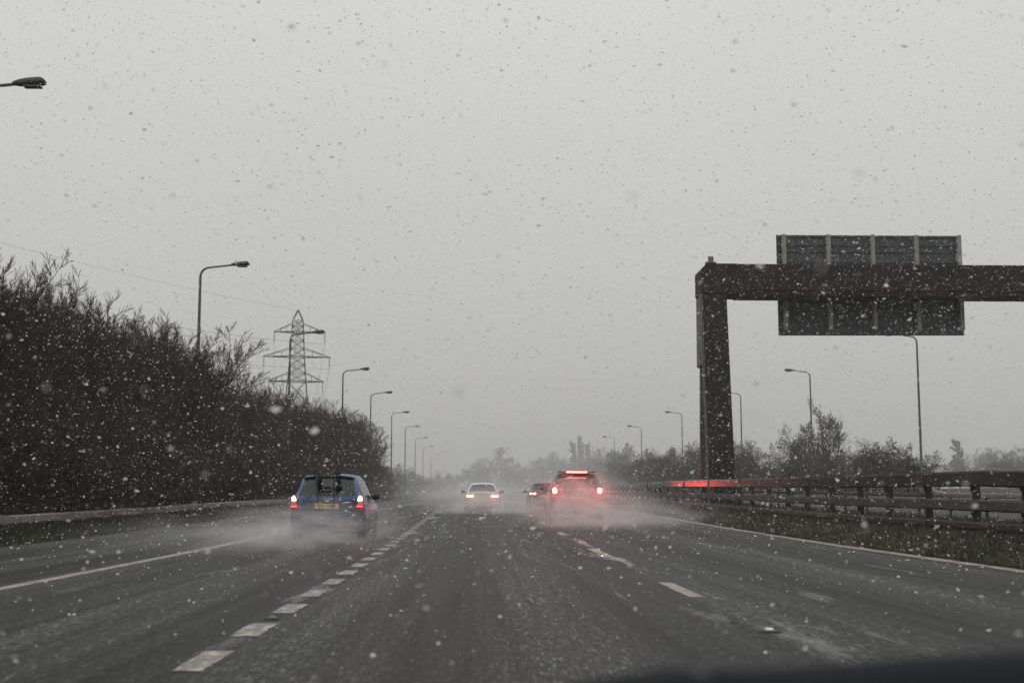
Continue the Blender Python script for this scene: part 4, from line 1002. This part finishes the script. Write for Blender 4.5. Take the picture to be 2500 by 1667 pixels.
for sx in (-1, 1):
    root = empty('tail_lamp'); root.parent = suv; o_ = lambda pts: [(sx * x, z) for x, z in pts][::sx]
    poly(root, 'lens', o_([(.68, .88), (.90, .88), (.90, 1.30), (.74, 1.30)]), -.03, .10, M['lens'], .012)
    poly(root, 'brake_lamp', o_([(.80 + .062 * math.cos(a_ * math.pi / 6), 1.13 + .085 * math.sin(a_ * math.pi / 6)) for a_ in range(12)]), -.045, -.0, M['brake_suv'])
    for yy in (.95, 3.6): wheel(suv, sx * .83, yy, .37, .24, sx); arch(suv, sx * .952, yy, .37, sx)
    mirror_wing(suv, sx * .98, 2.75, 1.22, sx, M['black'])
red_light(suv, (.95, -.1, 1.14), 2.0); red_light(suv, (-.82, -.14, 1.13), 2.0); red_light(suv, (.80, -.14, 1.13), 2.0); red_light(suv, (0, -.10, 1.78), 1.2)
poly(suv, 'tailgate_strip', [(-.62, 1.135), (.62, 1.135), (.62, 1.155), (-.62, 1.155)], -.03, .0, M['chrome'])
poly(suv, 'number_plate', [(-.26, .80), (.26, .80), (.26, .91), (-.26, .91)], -.03, 0, M['plate'])
b = MB(); b.tube([(0, -.01, 1.17), (.05, .02, 1.22), (.38, .04, 1.26)], .012, 5); b.build('wiper', M['black'], suv)
seats(suv, (.95, 2.0), .85, .4); chassis(suv, 1.5, .1, 4.2, .36)

# --- dark car ahead of the off-roader
pd = at(1328, 1217, 73)
dk = empty('dark_car', (pd.x, 73, G(73))); tag(dk, 'dark car mostly hidden ahead of the off-roader', 'car')
st = [(0, .78, .36, .98, .74, None, 0), (.05, .84, .3, 1.0, .79, None, 0), (.38, .86, .24, 1.0, .81, 1.46, .61), (.5, .865, .22, .99, .81, 1.49, .63), (1.3, .87, .2, .98, .815, 1.51, .64), (1.38, .87, .2, .98, .815, 1.51, .64), (2.2, .87, .2, .95, .81, 1.48, .62), (3.05, .86, .2, .93, .79, None, 0), (3.9, .82, .22, .82, .72, None, 0), (4.1, .68, .3, .66, .6, None, 0)]
loft(st, dk, M['maroon'], M['glass_dark'], {(1, 'top'), (6, 'top'), (3, 'side'), (5, 'side'), (6, 'side')})
bumper(dk, .865, .29, .65, M['maroon'])
for sx in (-1, 1):
    root = empty('tail_lamp'); root.parent = dk; o_ = lambda pts: [(sx * x, z) for x, z in pts][::sx]
    poly(root, 'lens', o_([(.45, .80), (.82, .80), (.80, .98), (.47, .96)]), -.03, .08, M['lens'], .01)
    poly(root, 'brake_lamp', o_([(.66, .85), (.80, .85), (.80, .92), (.66, .92)]), -.04, 0, M['brake_hot'], .01)
    poly(root, 'tail_strip', o_([(.47, .85), (.59, .85), (.59, .92), (.47, .92)]), -.04, 0, M['brake_hot'], .01)
    for yy in (.8, 3.3): wheel(dk, sx * .77, yy, .30, .19, sx); arch(dk, sx * .872, yy, .3, sx)
    mirror_wing(dk, sx * .89, 2.5, 1.02, sx, M['black'])
poly(dk, 'number_plate', [(-.26, .70), (.26, .70), (.26, .81), (-.26, .81)], -.03, 0, M['plate'])
sp = bpy.data.lights.new('brake_lamp_beam', 'SPOT'); sp.energy = 560; sp.color = (1.0, 0.07, 0.06); sp.spot_size = R(27); sp.spot_blend = 1.0; sp.shadow_soft_size = 0.06
so = bpy.data.objects.new('brake_lamp_beam', sp); COL.objects.link(so); so.parent = dk; so.location = (.76, -.12, .95); so.rotation_euler = Vector((4.2, -23.0, .28)).to_track_quat('-Z', 'Y').to_euler()
seats(dk, (1.0, 1.9), .65, .36); chassis(dk, 1.3, .1, 3.8, .24)

# --- front of our own car: dark bonnet and washer jet at the bottom right
hb = empty('bonnet_of_own_car', (.58, 1.0, .3)); tag(hb, 'dark navy bonnet edge of our own car, blurred across the bottom right corner', 'car bonnet')
b = MB(); nx, ny = 21, 12; v = []
for j in range(ny):
    t = j / (ny - 1); yy = -.12 + t * 1.0
    for i in range(nx):
        u = -1 + 2 * i / (nx - 1); x = .80 * u
        zz = .5915 - .062 * (u - .20) ** 2 - .25 * abs(u) ** 8 - .16 * t ** 1.6 - (.03 if j == 0 else 0) - .25 * smooth(.86, 1, t) + (.012 if abs(abs(u) - .55) < .08 else 0)
        v.append((x, yy, zz))
b.add(v, [(j * nx + i, j * nx + i + 1, (j + 1) * nx + i + 1, (j + 1) * nx + i) for j in range(ny - 1) for i in range(nx - 1)])
def skirt(idx):
    n0 = len(b.v); b.add([(b.v[k][0], b.v[k][1], 0.0) for k in idx], [])
    for a in range(len(idx) - 1): b.f.append((idx[a], idx[a + 1], n0 + a + 1, n0 + a))
skirt([(ny - 1) * nx + i for i in range(nx)]); skirt([j * nx for j in range(ny)]); skirt([j * nx + nx - 1 for j in range(ny)]); skirt(list(range(nx)))
b.build('bonnet_panel', M['bonnet'], hb, 50)
b = MB(); b.bar((-.40, .02, .50), (-.40, .02, .556), .016, .012, 10); b.bar((-.40, -.0, .556), (-.40, .05, .558), .010, .008, 8); b.build('washer_jet', M['black'], hb, 50)

# ------------------------------------------------------------------ spray behind the vehicles
def spray(name, label, loc, scale, dens, seed, tint=(0.93, 0.93, 0.93)):
    m = Mat('spray_' + str(seed)); m.t.nodes.remove(m.b)
    pv = m.n('ShaderNodeVolumePrincipled'); pv.inputs['Color'].default_value = (*tint, 1); pv.inputs['Anisotropy'].default_value = 0.25
    tc = m.n('ShaderNodeTexCoord'); ln = m.n('ShaderNodeVectorMath', operation='LENGTH'); m.l(tc.outputs['Object'], ln.inputs[0])
    fall = m.ramp(ln.outputs['Value'], [(0.0, 1.0), (0.35, 0.62), (0.7, 0.16), (1.0, 0.0)])
    mp = m.n('ShaderNodeMapping'); mp.inputs['Location'].default_value = (seed * 3.1, seed, 0); m.l(tc.outputs['Object'], mp.inputs[0])
    nz = m.ramp(m.noise(mp.outputs[0], 3.2, 5, 0.65), [(0.38, 0.05), (0.50, 0.75), (0.66, 1.9)])
    m.l(m.math('MULTIPLY', m.math('MULTIPLY', fall, nz), dens), pv.inputs['Density'])
    m.l(pv.outputs[0], m.out.inputs['Volume'])
    b = MB(); nu, nv = 20, 12; v = []
    for j in range(nv + 1):
        ph = math.pi * j / nv
        for i in range(nu): th = 2 * math.pi * i / nu; v.append((math.sin(ph) * math.cos(th), math.sin(ph) * math.sin(th), math.cos(ph)))
    b.add(v, [(j * nu + i, j * nu + (i + 1) % nu, (j + 1) * nu + (i + 1) % nu, (j + 1) * nu + i) for j in range(nv) for i in range(nu)])
    import bmesh
    bm = bmesh.new(); me = b.mesh(name, m.m); bm.from_mesh(me); bmesh.ops.remove_doubles(bm, verts=bm.verts, dist=1e-4); bmesh.ops.recalc_face_normals(bm, faces=bm.faces); bm.to_mesh(me); bm.free()
    o = link_mesh(name, me); o.location = loc; o.scale = scale
    return tag(o, label, 'spray', kind='stuff')
bx = blue.location.x
spray('road_spray', 'white spray thrown up behind the blue hatchback', (bx - .2, 28.6, .20), (2.4, 8.0, .95), .34, 1)
spray('road_spray', 'thin spray drifting left of the blue hatchback', (bx - 2.0, 28.5, .15), (3.6, 9.0, .75), .07, 2)
spray('road_spray', 'spray veil round the white saloon', (sal.location.x + .2, 62.5, .55), (3.8, 9.0, 1.5), .28, 3)
spray('road_spray', 'reddish spray cloud behind the off-roader', (suv.location.x + .1, 43.0, .35), (3.0, 9.0, 1.45), .32, 4)
spray('road_spray', 'spray drifting right of the off-roader towards the barrier', (suv.location.x + 2.6, 45.0, .3), (2.6, 9.0, 1.0), .10, 5)
spray('road_spray', 'far bank of spray across the lanes ahead', (1.2, 92.0, 1.0), (11.0, 26.0, 3.2), .036, 6)
spray('road_spray', 'added mist puff making a halo round the lit lamps of the off-roader', (suv.location.x, 45.1, 1.0), (1.9, 1.3, 1.3), .50, 8)  # extra mist volume put in to imitate lens bloom round the brake lamps
spray('road_spray', 'added mist puff for the red halo round the tail lamps of the white saloon', (sal.location.x, 64.2, .75), (1.5, 1.2, .9), .6, 9)  # puff added so the saloon lamps get a scattered halo
spray('snow_squall', 'distant veil of blown snow hiding the far trees', (20, 270.0, 4.0), (190.0, 170.0, 30.0), .0060, 7)

# ------------------------------------------------------------------ falling snow
def snow():
    r = np.random.default_rng(9)
    def field(n, xr, yr, zr_, smin, smax):
        p = np.stack([r.uniform(*xr, n), r.uniform(*yr, n), r.uniform(*zr_, n)], 1)
        s = smin + (smax - smin) * r.random(n) ** 4.0; return p, s
    fields = [field(5600, (-4.5, 4.5), (1.3, 8), (.15, 5), .0020, .0085), field(66000, (-13, 13), (8, 24), (.1, 12), .0030, .0125), field(115000, (-24, 24), (24, 46), (.1, 20), .0048, .0145)]
    p = np.concatenate([f[0] for f in fields]); s = np.concatenate([f[1] for f in fields])
    keep = ~((np.abs(p[:, 0] - .58) < .95) & (p[:, 1] < 2.0) & (p[:, 2] < 1.0)); p, s = p[keep], s[keep]; n = len(p)
    # each flake: two crossed ragged plates, tumbling at random, a little drawn out across the wind
    base = np.array([[1, 0, 0], [0, 1, 0], [-1, 0, 0], [0, -1, 0], [.9, 0, 0], [0, 0, .9], [-.9, 0, 0], [0, 0, -.9]], float)
    v = base[None] * r.uniform(0.35, 1.6, (n, 8, 1)) + r.normal(0, .25, (n, 8, 3))
    q = r.normal(size=(n, 4)); q /= np.linalg.norm(q, axis=1)[:, None]; w, x, y, z = q.T
    Rm = np.stack([1 - 2 * (y * y + z * z), 2 * (x * y - z * w), 2 * (x * z + y * w), 2 * (x * y + z * w), 1 - 2 * (x * x + z * z), 2 * (y * z - x * w), 2 * (x * z - y * w), 2 * (y * z + x * w), 1 - 2 * (x * x + y * y)], 1).reshape(n, 3, 3)
    v = np.einsum('nij,nkj->nki', Rm, v) * s[:, None, None]
    st_ = r.uniform(1.0, 1.9, n); v[:, :, 0] *= st_[:, None]
    v += p[:, None, :]
    f = np.array([[0, 1, 2], [0, 2, 3], [4, 5, 6], [4, 6, 7]])
    tris = (np.arange(n) * 8)[:, None, None] + f[None]
    me = np_mesh('falling_snow', v.reshape(-1, 3), tris.reshape(-1, 3), M['snow'])
    tag(link_mesh('falling_snow', me), 'white snowflakes falling through the air over the whole road', 'snow', kind='stuff')
snow()

# ------------------------------------------------------------------ haze
hm = Mat('snow_haze'); hm.t.nodes.remove(hm.b)
pv = hm.n('ShaderNodeVolumePrincipled'); pv.inputs['Color'].default_value = (0.94, 0.94, 0.935, 1); pv.inputs['Density'].default_value = 0.0007; pv.inputs['Anisotropy'].default_value = 0.2
hm.l(pv.outputs[0], hm.out.inputs['Volume'])
b = MB(); b.box((0, 520, 17.5), (1300, 1220, 40)); hz = b.build('haze', hm.m); tag(hz, 'pale snowy haze filling the air over the motorway', 'haze', kind='stuff')
